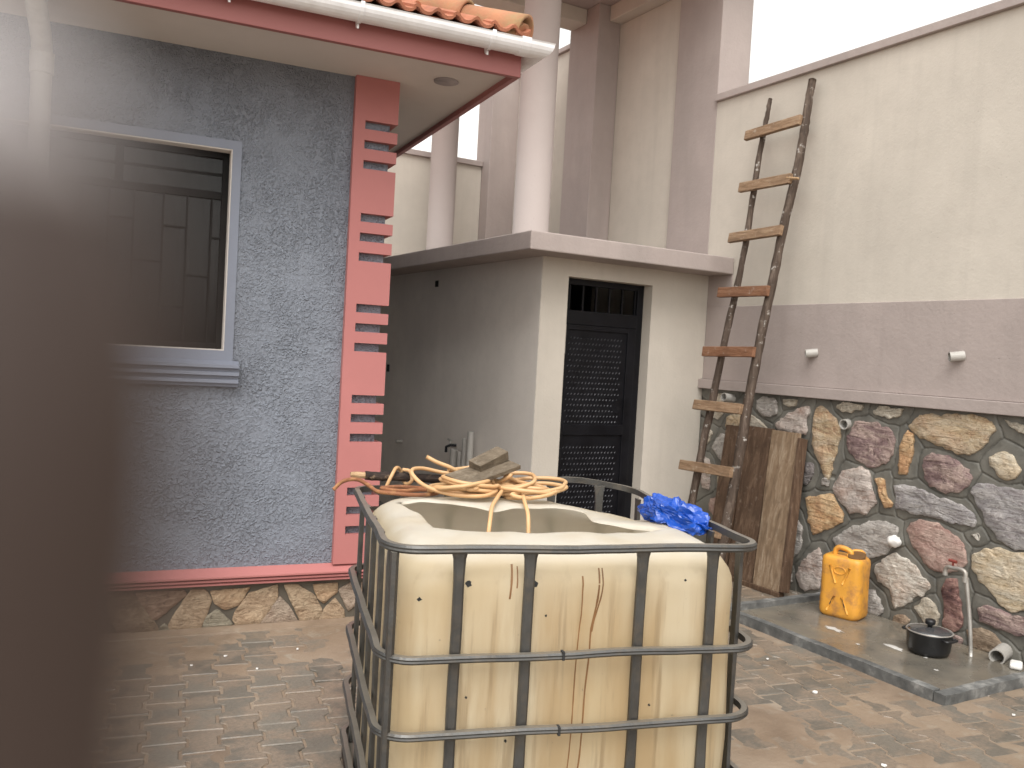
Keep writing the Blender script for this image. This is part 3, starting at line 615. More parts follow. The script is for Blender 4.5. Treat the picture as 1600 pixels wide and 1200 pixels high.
for v in (0.1, -0.5, -1.1):
    b_ = NB(); tube(b_, [hp(0.566 + rG * math.cos(math.pi + math.pi * k / 12) * 1.05, v, cz + rG * math.sin(math.pi + math.pi * k / 12) * 1.05) for k in range(13)], 0.007, 6); obj('gutter_bracket', b_, MT['pvc'], gutter)
bm = NB(); tube(bm, [hp(-1.75, 0.645, 3.10), hp(-1.75, 0.60, 2.99), hp(-1.75, 0.17, 2.88), hp(-1.75, 0.13, 2.82), hp(-1.75, 0.13, 0.03)], 0.045, 20); dp = obj('downpipe', bm, MT['pvcgrey'], house, True)
bm = NB(); tube(bm, [hp(-1.75, 0.13, 2.84), hp(-1.75, 0.13, 2.74)], 0.052, 20); obj('pipe_socket', bm, MT['pvcgrey'], dp)
# roof: boards under the tiles, then tiles
PT = math.tan(R_(24)); e0 = 0.02
def rz(d): return 3.19 + PT * d
bm = NB(); RI = 3.2
C4 = [(-6.4 - 0.02, 0.60), (0.515, 0.60), (0.515, -6.4), (-6.42, -6.4)]
I4 = [(-6.42 + RI, 0.60 - RI), (0.515 - RI, 0.60 - RI), (0.515 - RI, -6.4 + RI), (-6.42 + RI, -6.4 + RI)]
lo = [bm.verts.new(hp(a, b, rz(0))) for a, b in C4]; hi = [bm.verts.new(hp(a, b, rz(RI))) for a, b in I4]; ub = [bm.verts.new(hp(a, b, rz(0) - 0.02)) for a, b in C4]
for i in range(4): bm.faces.new((lo[i], lo[(i + 1) % 4], hi[(i + 1) % 4], hi[i])); bm.faces.new((ub[i], ub[(i + 1) % 4], lo[(i + 1) % 4], lo[i]))
bm.faces.new(hi); bm.faces.new(ub[::-1]); bmesh.ops.recalc_face_normals(bm, faces=bm.faces)
roof = obj('roof', bm, MT['terracotta'], house)
TW, TL = 0.205, 0.36
bm = NB(); nxs = 16
def tz(x): return 0.030 + 0.022 * math.sin(2 * math.pi * x / (TW / 2) + 0.6) * (1 if math.sin(2 * math.pi * x / (TW / 2) + 0.6) > 0 else 0.35)
tv = []
for s_, zz in ((0.0, 0.016), (TL, 0.0)):
    tv.append([bm.verts.new((TW * 1.05 * (k / nxs - 0.5), s_, tz(TW * (k / nxs)) + zz)) for k in range(nxs + 1)])
    tv.append([bm.verts.new((TW * 1.05 * (k / nxs - 0.5), s_, tz(TW * (k / nxs)) + zz - 0.016)) for k in range(nxs + 1)])
for k in range(nxs):
    bm.faces.new((tv[0][k], tv[0][k + 1], tv[2][k + 1], tv[2][k])); bm.faces.new((tv[1][k + 1], tv[1][k], tv[3][k], tv[3][k + 1]))
    bm.faces.new((tv[1][k], tv[1][k + 1], tv[0][k + 1], tv[0][k])); bm.faces.new((tv[2][k], tv[2][k + 1], tv[3][k + 1], tv[3][k]))
bm.faces.new((tv[0][0], tv[2][0], tv[3][0], tv[1][0])); bm.faces.new((tv[1][-1], tv[3][-1], tv[2][-1], tv[0][-1]))
bmesh.ops.recalc_face_normals(bm, faces=bm.faces)
tile_me = bpy.data.meshes.new('roof_tile'); bm.to_mesh(tile_me); bm.free(); tile_me.materials.append(MT['terracotta'])
ca, sa = math.cos(R_(24)), math.sin(R_(24))
def tile(side, along, s_):
    d = s_ * ca - 0.045
    if side == 0: p = hp(along, 0.60 - d, rz(d)); xa, ya = HUX, -HVX
    else: p = hp(0.515 - d, along, rz(d)); xa, ya = -HVX, -HUX
    ya = ya * ca + Vector((0, 0, sa)); za = xa.cross(ya)
    o = link('roof_tile', tile_me, None, roof, p)
    o.rotation_euler = (Matrix((xa, ya, za)).transposed().to_4x4() @ Matrix.Rotation(rng.normal(0, 0.02), 4, 'Z') @ Matrix.Rotation(rng.normal(0, 0.02), 4, 'Y')).to_euler()
for c in range(4):
    for k in range(11):
        u = 0.40 - TW * k - (0.03 if c % 2 else 0)
        if u < 0.46 - c * 0.30 * ca - (0.10 if c else 0): tile(0, u, c * 0.30)
for c in range(3):
    for k in range(8):
        v = 0.46 - TW * k
        if v < 0.52 - c * 0.30 * ca - (0.10 if c else 0.06): tile(1, v, c * 0.30)
# hip tiles and the mortar bedding under them
hd = (-HUX - HVX).normalized(); hdir = (hd * 1.0 + Vector((0, 0, PT / math.sqrt(2)))).normalized()
hside = Vector((0, 0, 1)).cross(hdir).normalized(); hupv = hdir.cross(hside).normalized()
if hupv.z < 0: hupv = -hupv
h0 = hp(0.515, 0.60, rz(0))
bm = NB(); tube(bm, [h0 + hdir * t + Vector((0, 0, 0.0)) for t in (0.08, 2.6)], 0.075, 12); obj('hip_bedding', bm, MT['terracotta'], roof, True)
for k in range(6):
    bm = NB(); s0 = 0.02 + k * 0.36; s1 = s0 + 0.40; ng = 12; vv = []
    for s_, r_, lf in ((s0, 0.098, 0.03), (s0 + 0.05, 0.094, 0.028), (s1, 0.083, 0.018)):
        for rr in (r_, r_ - 0.016):
            vv.append([bm.verts.new(h0 + hdir * s_ + hside * math.cos(math.pi * (i / ng * 1.1 - 0.05)) * rr + hupv * (math.sin(math.pi * (i / ng * 1.1 - 0.05)) * rr + lf + 0.004 * fbm((i, s_ * 8, k)))) for i in range(ng + 1)])
    for i in range(ng):
        for a, b in ((0, 2), (2, 4)): bm.faces.new((vv[a][i], vv[a][i + 1], vv[b][i + 1], vv[b][i])); bm.faces.new((vv[a + 1][i + 1], vv[a + 1][i], vv[b + 1][i], vv[b + 1][i + 1]))
        bm.faces.new((vv[1][i], vv[1][i + 1], vv[0][i + 1], vv[0][i])); bm.faces.new((vv[4][i], vv[4][i + 1], vv[5][i + 1], vv[5][i]))
    bmesh.ops.recalc_face_normals(bm, faces=bm.faces); obj('hip_tile', bm, MT['terracotta_old'], roof, True)
bm = NB(); c = h0 + hdir * 0.03; tube(bm, [c + hupv * 0.0, c + hupv * 0.01 + hdir * 0.07], [0.080, 0.084], 12); obj('mortar_plug', bm, MT['terracotta_old'], roof)

# ================================================================== OUTBUILDING
outb = empty('outbuilding', (4.05, 7.1, 0), 'flat roofed outbuilding with cream front and black steel door', 'outbuilding')
DX0, DX1, DZ = 3.497, 4.27, 2.14; OY = 5.371
bm = NB(); box(bm, 3.272, DX0, OY, OY + 0.2, 0, 2.268); box(bm, DX1, 4.8345, OY, OY + 0.2, 0, 2.268); box(bm, DX0, DX1, OY, OY + 0.2, DZ, 2.268); obj('front_wall', bm, MT['cream'], outb)
bm = NB(); box(bm, 3.27, 3.47, OY + 0.004, 8.895, 0, 2.268); lw = obj('side_wall', bm, MT['greypaint'], outb)
bm = NB(); box(bm, 3.0, 4.836, 5.10, 8.895, 2.264, 2.392, 0.008); obj('roof_slab', bm, MT['mauve'], outb)
bm = NB(); box(bm, 3.48, 4.83, 7.0, 7.1, 0, 2.26); obj('inner_wall', bm, MT['dark'], outb)
yF = OY + 0.10
def dbox(name, x0, x1, y0, y1, z0, z1, bev=0.003, mat='blackmetal'):
    b_ = NB(); box(b_, x0, x1, y0, y1, z0, z1, bev); return obj(name, b_, MT[mat], door)
bm = NB(); box(bm, DX0 + 0.002, DX0 + 0.045, yF, yF + 0.05, 0.0, DZ - 0.002, 0.003); box(bm, DX1 - 0.06, DX1 - 0.002, yF, yF + 0.05, 0.0, DZ - 0.002, 0.003)
box(bm, DX0 + 0.0455, DX1 - 0.0605, yF, yF + 0.05, DZ - 0.045, DZ - 0.002, 0.003); box(bm, DX0 + 0.0455, DX1 - 0.0605, yF - 0.004, yF + 0.05, 1.80, 1.905, 0.003)
door = obj('door', bm, MT['blackmetal'], outb)
for k in range(6):
    x = DX0 + 0.085 + 0.122 * k; dbox('transom_bar', x, x + 0.014, yF + 0.015, yF + 0.03, 1.9055, DZ - 0.0455, 0.0)
LX0, LX1 = DX0 + 0.047, DX1 - 0.062
dbox('leaf_stile', LX0, LX0 + 0.04, yF - 0.006, yF + 0.03, 0.03, 1.798); dbox('leaf_stile', LX1 - 0.075, LX1, yF - 0.006, yF + 0.03, 0.03, 1.798)
dbox('leaf_rail', LX0 + 0.0405, LX1 - 0.0755, yF - 0.006, yF + 0.03, 0.97, 1.05); dbox('leaf_rail', LX0 + 0.0405, LX1 - 0.0755, yF - 0.006, yF + 0.03, 0.03, 0.10); dbox('leaf_rail', LX0 + 0.0405, LX1 - 0.0755, yF - 0.006, yF + 0.03, 1.76, 1.798)
def tread(z0, z1):
    pl = dbox('tread_plate', LX0 + 0.0402, LX1 - 0.0752, yF + 0.006, yF + 0.012, z0, z1, 0.0)
    b_ = NB(); x0, x1 = LX0 + 0.055, LX1 - 0.09; nxx = int((x1 - x0) / 0.031); nz = int((z1 - z0 - 0.03) / 0.042)
    for r in range(nz):
        for c in range(nxx):
            x = x0 + c * 0.031 + (0.0155 if r % 2 else 0); z = z0 + 0.02 + r * 0.042; L, W_ = 0.0135, 0.0035
            t_ = Vector((math.cos(0.9), 0, math.sin(0.9))); n_ = Vector((-math.sin(0.9), 0, math.cos(0.9))); c_ = Vector((x, yF + 0.006, z))
            q = [b_.verts.new(c_ + t_ * L), b_.verts.new(c_ + n_ * W_), b_.verts.new(c_ - t_ * L), b_.verts.new(c_ - n_ * W_)]; tp = [b_.verts.new(c_ + t_ * L * 0.6 + Vector((0, -0.004, 0))), b_.verts.new(c_ - t_ * L * 0.6 + Vector((0, -0.004, 0)))]
            for f_ in ((q[0], q[1], tp[0]), (q[1], q[2], tp[1]), (q[1], tp[1], tp[0]), (q[2], q[3], tp[1]), (q[3], q[0], tp[0]), (q[3], tp[0], tp[1])): b_.faces.new(f_)
    bmesh.ops.recalc_face_normals(b_, faces=b_.faces); o = obj('tread_studs', b_, MT['stud'], door); o['kind'] = 'stuff'
tread(1.05, 1.76); tread(0.10, 0.97)
bm = NB(); prism(bm, [(0.052 * math.cos(k * math.pi / 12), 0.052 * math.sin(k * math.pi / 12)) for k in range(24)], lambda x, z: (4.07 + x, yF + 0.0055, 1.19 + z), lambda x, z: (4.07 + x, yF - 0.001, 1.19 + z)); obj('lock_cover', bm, MT['blackmetal'], door)
bm = NB(); tube(bm, [(LX0 + 0.004, yF - 0.014, 1.58), (LX0 + 0.004, yF - 0.014, 1.79)], 0.008, 8); obj('hinge', bm, MT['galv'], door)
# holes and pipe stubs in the side wall
def hole(y, z, wy, wz):
    b_ = NB(); box(b_, 3.262, 3.2695, y - wy, y + wy, z - wz, z + wz, 0.002); obj('wall_hole', b_, MT['dark'], outb)
hole(7.16, 2.14, 0.030, 0.028); hole(8.22, 1.345, 0.03, 0.036)
bm = NB(); pipe(bm, (3.2702, 7.778, 0.657), (3.21, 7.778, 0.66), 0.016, 0.011); obj('pipe_stub', bm, MT['galv'], outb)
for y, z1, r in ((6.50, 0.74, 0.032), (6.38, 0.735, 0.026), (6.30, 0.85, 0.026), (6.215, 0.915, 0.026)):
    p_ = NB(); pipe(p_, (3.20, y, 0.0), (3.20, y, z1), r, r - 0.004); o = obj('drain_pipe', p_, MT['pvcgrey']); label(o, {0.74: 'short wide grey drain pipe standing beside the outbuilding tap', 0.735: 'shortest thin grey pipe between the wide drain pipe and taller pipes', 0.85: 'tall thin grey pipe, lower of the two tall ones', 0.915: 'tallest thin grey pipe standing against the outbuilding side wall'}[z1], 'pipe', 'pipes against the outbuilding')
tapo = empty('wall_tap', (3.24, 6.62, 0.66), 'small black and chrome tap on the outbuilding side wall', 'tap')
bm = NB(); tube(bm, [(3.2695, 6.60, 0.76), (3.22, 6.62, 0.76), (3.19, 6.63, 0.745), (3.19, 6.63, 0.70)], 0.012, 10); obj('spout', bm, MT['blackmetal'], tapo)
bm = NB(); tube(bm, [(3.22, 6.62, 0.772), (3.22, 6.63, 0.80)], 0.008, 8); tube(bm, [(3.22, 6.60, 0.80), (3.22, 6.665, 0.805)], 0.008, 8); obj('handle', bm, MT['galv'], tapo)

# ================================================================== BOUNDARY WALL (right) with stone base
bw = empty('boundary_wall', (4.93, 3.2, 0), 'tall cream and mauve boundary wall on a rubble stone base', 'wall')
bm = NB(); box(bm, 4.84, 5.02, -3.0, 5.408, 1.44, 3.655); obj('wall_face', bm, MT['cream'], bw)
bm = NB(); box(bm, 4.829, 4.8395, -3.0, 5.369, 1.441, 2.017, 0.003); obj('painted_band', bm, MT['mauve'], bw)
bm = NB(); box(bm, 4.8295, 4.8395, 5.105, 5.369, 2.0175, 2.262); obj('painted_band', bm, MT['mauve'], bw)
bm = NB(); box(bm, 4.785, 5.02, -3.0, 5.369, 1.366, 1.4395, 0.004); obj('ledge', bm, MT['mauve'], bw)
bm = NB(); box(bm, 4.808, 5.06, -3.0, 5.408, 3.656, 3.712, 0.004); obj('coping', bm, MT['mauve'], bw)
# mortar heightfield: bulges round each stone, with a tooled groove halfway between neighbours
ex = []
for k in range(46):
    y = 2.55 - (k // 6) * 0.33 + random.uniform(-0.05, 0.05); z = 0.12 + (k % 6) * 0.225 + (0.09 if (k // 6) % 2 else 0); ra, rb_ = random.uniform(0.09, 0.14), random.uniform(0.06, 0.085)
    if z > 1.28: continue
    ex.append((random.choice(['grey', 'buff', 'pinkgrey', 'ochre', 'purple', 'bluegrey', 'pink']), [(y + ra * math.cos(t) * random.uniform(0.8, 1.1), z + rb_ * math.sin(t) * random.uniform(0.8, 1.1)) for t in [2 * math.pi * i / 9 for i in range(9)]]))
ALLST = STONES + ex
def dens(pts):
    out = []
    for i in range(len(pts)):
        a = np.array(pts[i]); b = np.array(pts[(i + 1) % len(pts)]); m = max(1, int(np.linalg.norm(b - a) / 0.02))
        for k in range(m): out.append(a + (b - a) * k / m)
    out.append(np.mean(pts, axis=0)); return np.array(out)
gs = 0.006; Y0g, Y1g, Z0g, Z1g = 0.9, 5.37, -0.03, 1.366
ys = np.arange(Y0g, Y1g + 1e-6, gs); zs = np.append(np.arange(Z0g, Z1g, gs), Z1g)
YY, ZZ = np.meshgrid(ys, zs); Pg = np.stack([YY.ravel(), ZZ.ravel()], 1)
d1 = np.full(len(Pg), 9.0); d2 = np.full(len(Pg), 9.0)
for c, pts in ALLST:
    q = dens(pts); mn = q.min(0) - 0.45; mx = q.max(0) + 0.45
    idx = np.where((Pg[:, 0] > mn[0]) & (Pg[:, 0] < mx[0]) & (Pg[:, 1] > mn[1]) & (Pg[:, 1] < mx[1]))[0]
    if len(idx) == 0: continue
    dd = np.sqrt(((Pg[idx][:, None, :] - q[None]) ** 2).sum(2)).min(1)
    a = d1[idx]; b = d2[idx]; d2[idx] = np.where(dd < a, a, np.minimum(b, dd)); d1[idx] = np.minimum(a, dd)
gap = d2 - d1
xx = 4.84 - 0.004 - 0.005 * np.exp(-(d1 / 0.05) ** 2) + 0.013 * np.exp(-(gap / 0.0055) ** 2)
xx = xx + np.array([0.004 * fbm((p[0], p[1], 1.0), 7.0, 3) for p in Pg])
nyy = len(ys); nzz = len(zs)
me = bpy.data.meshes.new('mortar'); I = np.arange(nyy * nzz).reshape(nzz, nyy)
fq = np.stack([I[:-1, :-1], I[1:, :-1], I[1:, 1:], I[:-1, 1:]], -1).reshape(-1, 4)
me.from_pydata(np.stack([xx, Pg[:, 0], Pg[:, 1]], 1).tolist(), [], fq.tolist()); me.update()
for p in me.polygons: p.use_smooth = True
mort = link('mortar', me, MT['mortar'], bw)
bm = NB(); box(bm, 4.87, 5.02, -3.0, 5.37, -0.3, 1.365); obj('wall_core', bm, MT['mortar'], bw)
for k, (c, pts) in enumerate(ALLST):
    bm = NB(); bumpy_stone(bm, pts, lambda y, z, h: Vector((4.828 - h, y, min(z, 1.362))), random.uniform(0.006, 0.015), 0.010, k * 5.1, jit=0.016); obj('rubble_stone', bm, ST[c], bw, True)
for y, z in ((4.23, 1.676), (3.154, 1.686)):
    bm = NB(); pipe(bm, (4.835, y, z + 0.004), (4.775, y + 0.052, z - 0.008), 0.029, 0.0262); obj('weep_pipe', bm, MT['pvcgrey'], bw)
bm = NB(); pipe(bm, (4.85, 5.02, 1.305), (4.74, 5.02, 1.315), 0.032, 0.026); obj('weep_pipe', bm, MT['pvcgrey'], bw)
bm = NB(); pipe(bm, (4.85, 3.94, 1.215), (4.79, 3.935, 1.21), 0.034, 0.028); obj('weep_pipe', bm, MT['pvcgrey'], bw)
bm = NB(); bmesh.ops.create_icosphere(bm, subdivisions=3, radius=0.036)
for v in bm.verts: v.co = Vector((v.co.x * 1.3 + 4.80, v.co.y + 3.5, v.co.z + 0.525)) + v.co.normalized() * 0.012 * fbm(v.co * 30, 1.0, 3)
obj('plugged_pipe', bm, MT['white'], bw, True)
bm = NB(); pipe(bm, (4.85, 2.79, 0.065), (4.70, 2.75, 0.055), 0.042, 0.035); obj('drain_pipe', bm, MT['pvcgrey'], bw)

# back wall and the tall water tower frame behind the outbuilding
backw = empty('back_wall', (0, 9.0, 0), 'cream back boundary wall with mauve coping behind the outbuilding', 'wall')
bm = NB(); box(bm, -8, 4.536, 8.9, 9.1, 0, 3.64); obj('wall_face', bm, MT['cream'], backw)
bm = NB(); box(bm, -8, 4.536, 8.87, 9.13, 3.641, 3.70, 0.004); obj('coping', bm, MT['mauve'], backw)
tow = empty('tower_frame', (4.3, 6.9, 0), 'tall mauve concrete frame with round columns rising behind the outbuilding', 'tower')
def tb(name, x0, x1, y0, y1, z0, z1, mat='mauve', bev=0.006):
    b_ = NB(); box(b_, x0, x1, y0, y1, z0, z1, bev); return obj(name, b_, MT[mat], tow)
tb('pillar', 4.838, 5.165, 5.41, 5.94, 0, 4.844); tb('pillar', 4.62, 4.868, 6.84, 7.32, 2.393, 4.844); tb('pillar', 4.54, 5.02, 8.72, 9.05, 2.393, 4.75)
tb('infill_wall', 4.87, 5.02, 5.941, 8.719, 0, 4.698, 'cream'); tb('wall_coping', 4.84, 5.05, 7.33, 8.71, 4.699, 4.75)
tb('beam', 4.74, 5.02, 5.945, 6.836, 4.70, 4.843, 'cream'); tb('beam', 3.3, 4.618, 7.04, 7.28, 4.705, 4.843, 'cream')
tb('roof_slab', 2.9, 5.2, 5.15, 7.5, 4.845, 5.0)
for x, y, r in ((3.532, 6.02, 0.143), (3.885, 8.5, 0.140)):
    b_ = NB(); tube(b_, [(x, y, 2.393), (x, y, 3.4), (x, y, 4.843)], r, 40); obj('round_column', b_, MT['mauvelight'], tow, True)

# ================================================================== WATER TANK (cut-open bulk container in a steel cage)
tank = empty('water_tank', tk(0.56, 0.51), 'cut open white plastic bulk water tank in a steel cage, stained brown', 'water tank')
TWd, TDp = 1.12, 1.02
def rrect(a0, a1, b0, b1, r, n=8):
    P = []
    for (ca_, cb_, s0) in ((a1 - r, b1 - r, 0), (a0 + r, b1 - r, 90), (a0 + r, b0 + r, 180), (a1 - r, b0 + r, 270)):
        for k in range(n + 1):
            t = R_(s0 + 90 * k / n); P.append((ca_ + r * math.cos(t), cb_ + r * math.sin(t)))
    return P
# bottle: every ring has one vertex per direction about the centre of the opening
OPEN = [(0.134, 0.787), (0.162, 0.702), (0.192, 0.61), (0.19, 0.469), (0.193, 0.369), (0.23, 0.35), (0.325, 0.323), (0.629, 0.296), (0.74, 0.300), (0.95, 0.325), (0.86, 0.40), (0.776, 0.537), (0.81, 0.73), (0.75, 0.77), (0.70, 0.775), (0.563, 0.745), (0.46, 0.69), (0.391, 0.745), (0.308, 0.79), (0.223, 0.83)]
OC = (0.48, 0.51); NA = 180
def raypoly(poly, th):
    dx, dy = math.cos(th), math.sin(th); best = None
    for i in range(len(poly)):
        x1, y1 = poly[i][0] - OC[0], poly[i][1] - OC[1]; x2, y2 = poly[(i + 1) % len(poly)][0] - OC[0], poly[(i + 1) % len(poly)][1] - OC[1]
        den = dx * (y2 - y1) - dy * (x2 - x1)
        if abs(den) < 1e-9: continue
        t = (x1 * (y2 - y1) - y1 * (x2 - x1)) / den; s_ = (x1 * dy - y1 * dx) / den
        if t > 0 and -1e-6 <= s_ <= 1 + 1e-6: best = t if best is None else max(best, t)
    return (OC[0] + dx * best, OC[1] + dy * best)
ths = [2 * math.pi * k / NA for k in range(NA)]
def ringpoly(ins, r): return [raypoly(rrect(0.035 + ins, TWd - 0.035 - ins, 0.035 + ins, TDp - 0.035 - ins, max(0.03, r)), t) for t in ths]
op0 = [raypoly(OPEN, t) for t in ths]; op = op0
for _ in range(1): op = [((op[i - 1][0] + 2 * op[i][0] + op[(i + 1) % NA][0]) / 4, (op[i - 1][1] + 2 * op[i][1] + op[(i + 1) % NA][1]) / 4) for i in range(NA)]
TOPZ = 1.004
def topz(a, b):
    z = TOPZ + 0.010 * fbm((a, b, 2.0), 4.0, 3)
    z -= 0.085 * max(0, min(1, (a - 0.72) / 0.35)) * max(0, min(1, (b - 0.45) / 0.45))
    z -= 0.018 * max(0, min(1, (0.2 - b) / 0.15))
    return z
rings = []
def addring(P, zf): rings.append([bm.verts.new(tk(p[0], p[1], zf(p))) for p in P])
bm = NB()
addring(ringpoly(0.06, 0.08), lambda p: 0.145); addring(ringpoly(0.015, 0.10), lambda p: 0.16); addring(ringpoly(0.0, 0.11), lambda p: 0.20)
base = ringpoly(0.0, 0.11)
for z in (0.26, 0.34, 0.42, 0.50, 0.58, 0.66, 0.74, 0.82, 0.88):
    P = []
    for i, p in enumerate(base):
        a, b = p; nrm_ = 0.010 * fbm((a * 3, b * 3, z * 2.0)) + 0.007 * math.sin((z - 0.26) * 9) 
        d = Vector((a - 0.56, b - 0.51, 0)).normalized(); P.append((a + d.x * nrm_ * 0.6, b + d.y * nrm_ * 0.6))
    addring(P, lambda p, z=z: z)
rr = 0.105
for k in range(1, 8):
    t = R_(90 * k / 7); ins = rr * (1 - math.cos(t)); P = ringpoly(ins, 0.11 + 0.2 * ins)
    addring(P, lambda p, t=t: 0.885 + (topz(*p) - 0.885) * math.sin(t))
outer = ringpoly(rr, 0.12)
for f_ in (0.25, 0.5, 0.75, 0.95):
    addring([(o_[0] + (q[0] - o_[0]) * f_, o_[1] + (q[1] - o_[1]) * f_) for o_, q in zip(outer, op)], lambda p, f_=f_: topz(*p) - (0.006 if f_ > 0.9 else 0))
addring(op, lambda p: topz(*p) - 0.014 + 0.006 * max(0, (p[1] - 0.55)) / 0.25)
for A, B in zip(rings, rings[1:]):
    for i in range(NA): bm.faces.new((A[i], A[(i + 1) % NA], B[(i + 1) % NA], B[i]))
bm.faces.new(rings[0][::-1]); bmesh.ops.recalc_face_normals(bm, faces=bm.faces)
for f_ in bm.faces: pass
bottle = obj('container', bm, MT['tank'], tank, True)
# cage rings
def ringpath(z, ext=0.0, n=10, wob=0.0):
    P = rrect(-ext, TWd + ext, -ext, TDp + ext, 0.10, n); out = []
    Q = []
    for i in range(len(P)):
        a = Vector((*P[i], 0)); b = Vector((*P[(i + 1) % len(P)], 0)); m = max(1, int((b - a).length / 0.06))
        for k in range(m): Q.append(a.lerp(b, k / m))
    for p in Q: out.append(tk(p.x + 0.004 * fbm((p.x * 3, p.y * 3, z * 7)), p.y + 0.004 * fbm((p.x * 3, p.y * 3, z * 7 + 9)), z + wob * fbm((p.x * 2, p.y * 2, z * 5)) + (rimlift(p.x, p.y) if z > 1 else 0)))
    return out
def rimlift(a, b): return 0.045 * max(0, min(1, (b - 0.86) / 0.14)) * math.exp(-((a - 0.85) / 0.22) ** 2)
def closed_bar(bm, pts, h, t, name=None):
    n = len(pts); R0 = []
    ctr = sum(pts, Vector((0, 0, 0))) / n
    for i, p in enumerate(pts):
        tg = (pts[(i + 1) % n] - pts[i - 1]).normalized(); nrm_ = Vector((tg.y, -tg.x, 0)).normalized()
        if nrm_.dot(p - ctr) < 0: nrm_ = -nrm_
        prof = [(-t, -h), (t * 0.55, -h), (t, -h * 0.45), (t * 0.82, 0.0), (t, h * 0.45), (t * 0.55, h), (-t, h)]
        R0.append([bm.verts.new(p + nrm_ * x + Vector((0, 0, z))) for x, z in prof])
    for i in range(n):
        A, B = R0[i], R0[(i + 1) % n]
        for k in range(len(A)): bm.faces.new((A[k], A[(k + 1) % len(A)], B[(k + 1) % len(A)], B[k]))
    bmesh.ops.recalc_face_normals(bm, faces=bm.faces)
for z, h in ((1.018, 0.011), (0.722, 0.010), (0.510, 0.010), (0.305, 0.010), (0.115, 0.012)):
    bm = NB(); closed_bar(bm, ringpath(z, 0.006 if z < 1 else 0.002, wob=0.006), h, 0.011); o = obj('top_rim' if z > 1 else 'cage_ring', bm, MT['steel'], tank)
    if z < 1 and z > 0.4:      # butt joint of the ring on the front face
        bm = NB(); c = tk(0.50, -0.006, z); box(bm, -0.0035, 0.0035, -0.0135, 0.008, -h - 0.002, h + 0.002, 0, Matrix.Translation(c) @ Matrix.Rotation(TH, 4, 'Z')); obj('ring_joint', bm, MT['dark'], o)
def upright(pa, pb, nx_, ny_, top=1.008, bot=0.105):
    b_ = NB(); secs = []
    for z, wd, th in ((bot, 0.018, 0.007), (0.30, 0.018, 0.008), (0.45, 0.0165, 0.007), (0.62, 0.017, 0.0085), (0.80, 0.0165, 0.008), (top - 0.07, 0.0165, 0.008), (top - 0.02, 0.020, 0.006), (top, 0.026, 0.005)):
        c = tk(pa + 0.003 * fbm((pa * 9, pb * 9, z * 3)), pb, z) - (TAX * nx_ + TBX * ny_) * 0.021; tg = TAX * -ny_ + TBX * nx_; nn = TAX * nx_ + TBX * ny_
        wd *= 0.88; secs.append([b_.verts.new(c + tg * x + nn * y) for x, y in ((-wd, -th), (wd, -th), (wd, th * 0.4), (wd * 0.6, th), (-wd * 0.6, th), (-wd, th * 0.4))])
    for A, B in zip(secs, secs[1:]):
        for k in range(6): b_.faces.new((A[k], A[(k + 1) % 6], B[(k + 1) % 6], B[k]))
    b_.faces.new(secs[0][::-1]); b_.faces.new(secs[-1]); bmesh.ops.recalc_face_normals(b_, faces=b_.faces)
    obj('cage_upright', b_, MT['steel'], tank)
for a in (0.200, 0.400, 0.738, 0.961): upright(a, 0, 0, -1)
for b in (0.11, 0.30, 0.50, 0.70, 0.90): upright(0, b, -1, 0); upright(TWd, b, 1, 0)
for a in (0.15, 0.36, 0.56, 0.77, 0.97): upright(a, TDp, 0, 1, top=1.008 + rimlift(a, TDp))
# corner upright at the near left corner
b_ = NB(); tube(b_, [tk(0.022, 0.022, z) for z in (0.105, 0.5, 1.008)], 0.012, 6); obj('cage_upright', b_, MT['steel'], tank)
# pallet
for a in (0.0, 0.50, 1.0):
    bm = NB(); box(bm, a, a + 0.12, 0.0, TDp, 0.0, 0.085, 0.004, Matrix.Translation(TO) @ Matrix.Rotation(TH, 4, 'Z')); obj('pallet_skid', bm, MT['log'], tank)
bm = NB(); box(bm, -0.01, TWd + 0.01, -0.01, TDp + 0.01, 0.0855, 0.103, 0.003, Matrix.Translation(TO) @ Matrix.Rotation(TH, 4, 'Z')); obj('pallet_deck', bm, MT['steel'], tank)
# rust runs and a few scuffs on the front face
def run(pts, wd):
    b_ = NB(); prev = None; n = len(pts)
    P = smoothpts([(a, 0, z) for a, z in pts], 5)
    for i, p in enumerate(P):
        w_ = wd * (0.6 + 0.5 * abs(fbm((p.x * 40, p.z * 20, 3)))) ; off = 0.0215 - 0.012 if p.z > 0.88 else 0.0215
        k = 0.0 if p.z < 0.88 else (p.z - 0.88) * 0.25
        vs_ = [b_.verts.new(tk(p.x + s_ * w_, 0.0, p.z)) for s_ in (-1, 0, 1)]
        if prev:
            for q in range(2): b_.faces.new((prev[q], prev[q + 1], vs_[q + 1], vs_[q]))
        prev = vs_
    return b_
def drape(b_, name, mat):
    """lay the strip on the container's front skin"""
    dg = bpy.context.evaluated_depsgraph_get(); dg.update()
    inv = bottle.matrix_world.inverted() if bottle.matrix_world.translation.length > 0 else Matrix.Translation(-WL[bottle.name])
    for v in b_.verts:
        o_ = v.co - TBX * 0.3; loc_ = o_ - WL[bottle.name]
        hit, p, nn, fi = bottle.ray_cast(loc_, TBX, distance=1.0)
        if hit: v.co = p + WL[bottle.name] - TBX * 0.0012
    obj(name, b_, mat, tank)
bpy.context.view_layer.update()
drape(run([(0.617, 0.95), (0.612, 0.86), (0.598, 0.78), (0.596, 0.70), (0.588, 0.60), (0.585, 0.50), (0.580, 0.40), (0.57, 0.30)], 0.0034), 'rust_run', MT['rust'])
drape(run([(0.627, 0.95), (0.624, 0.88), (0.607, 0.81), (0.600, 0.77)], 0.003), 'rust_run', MT['rust'])
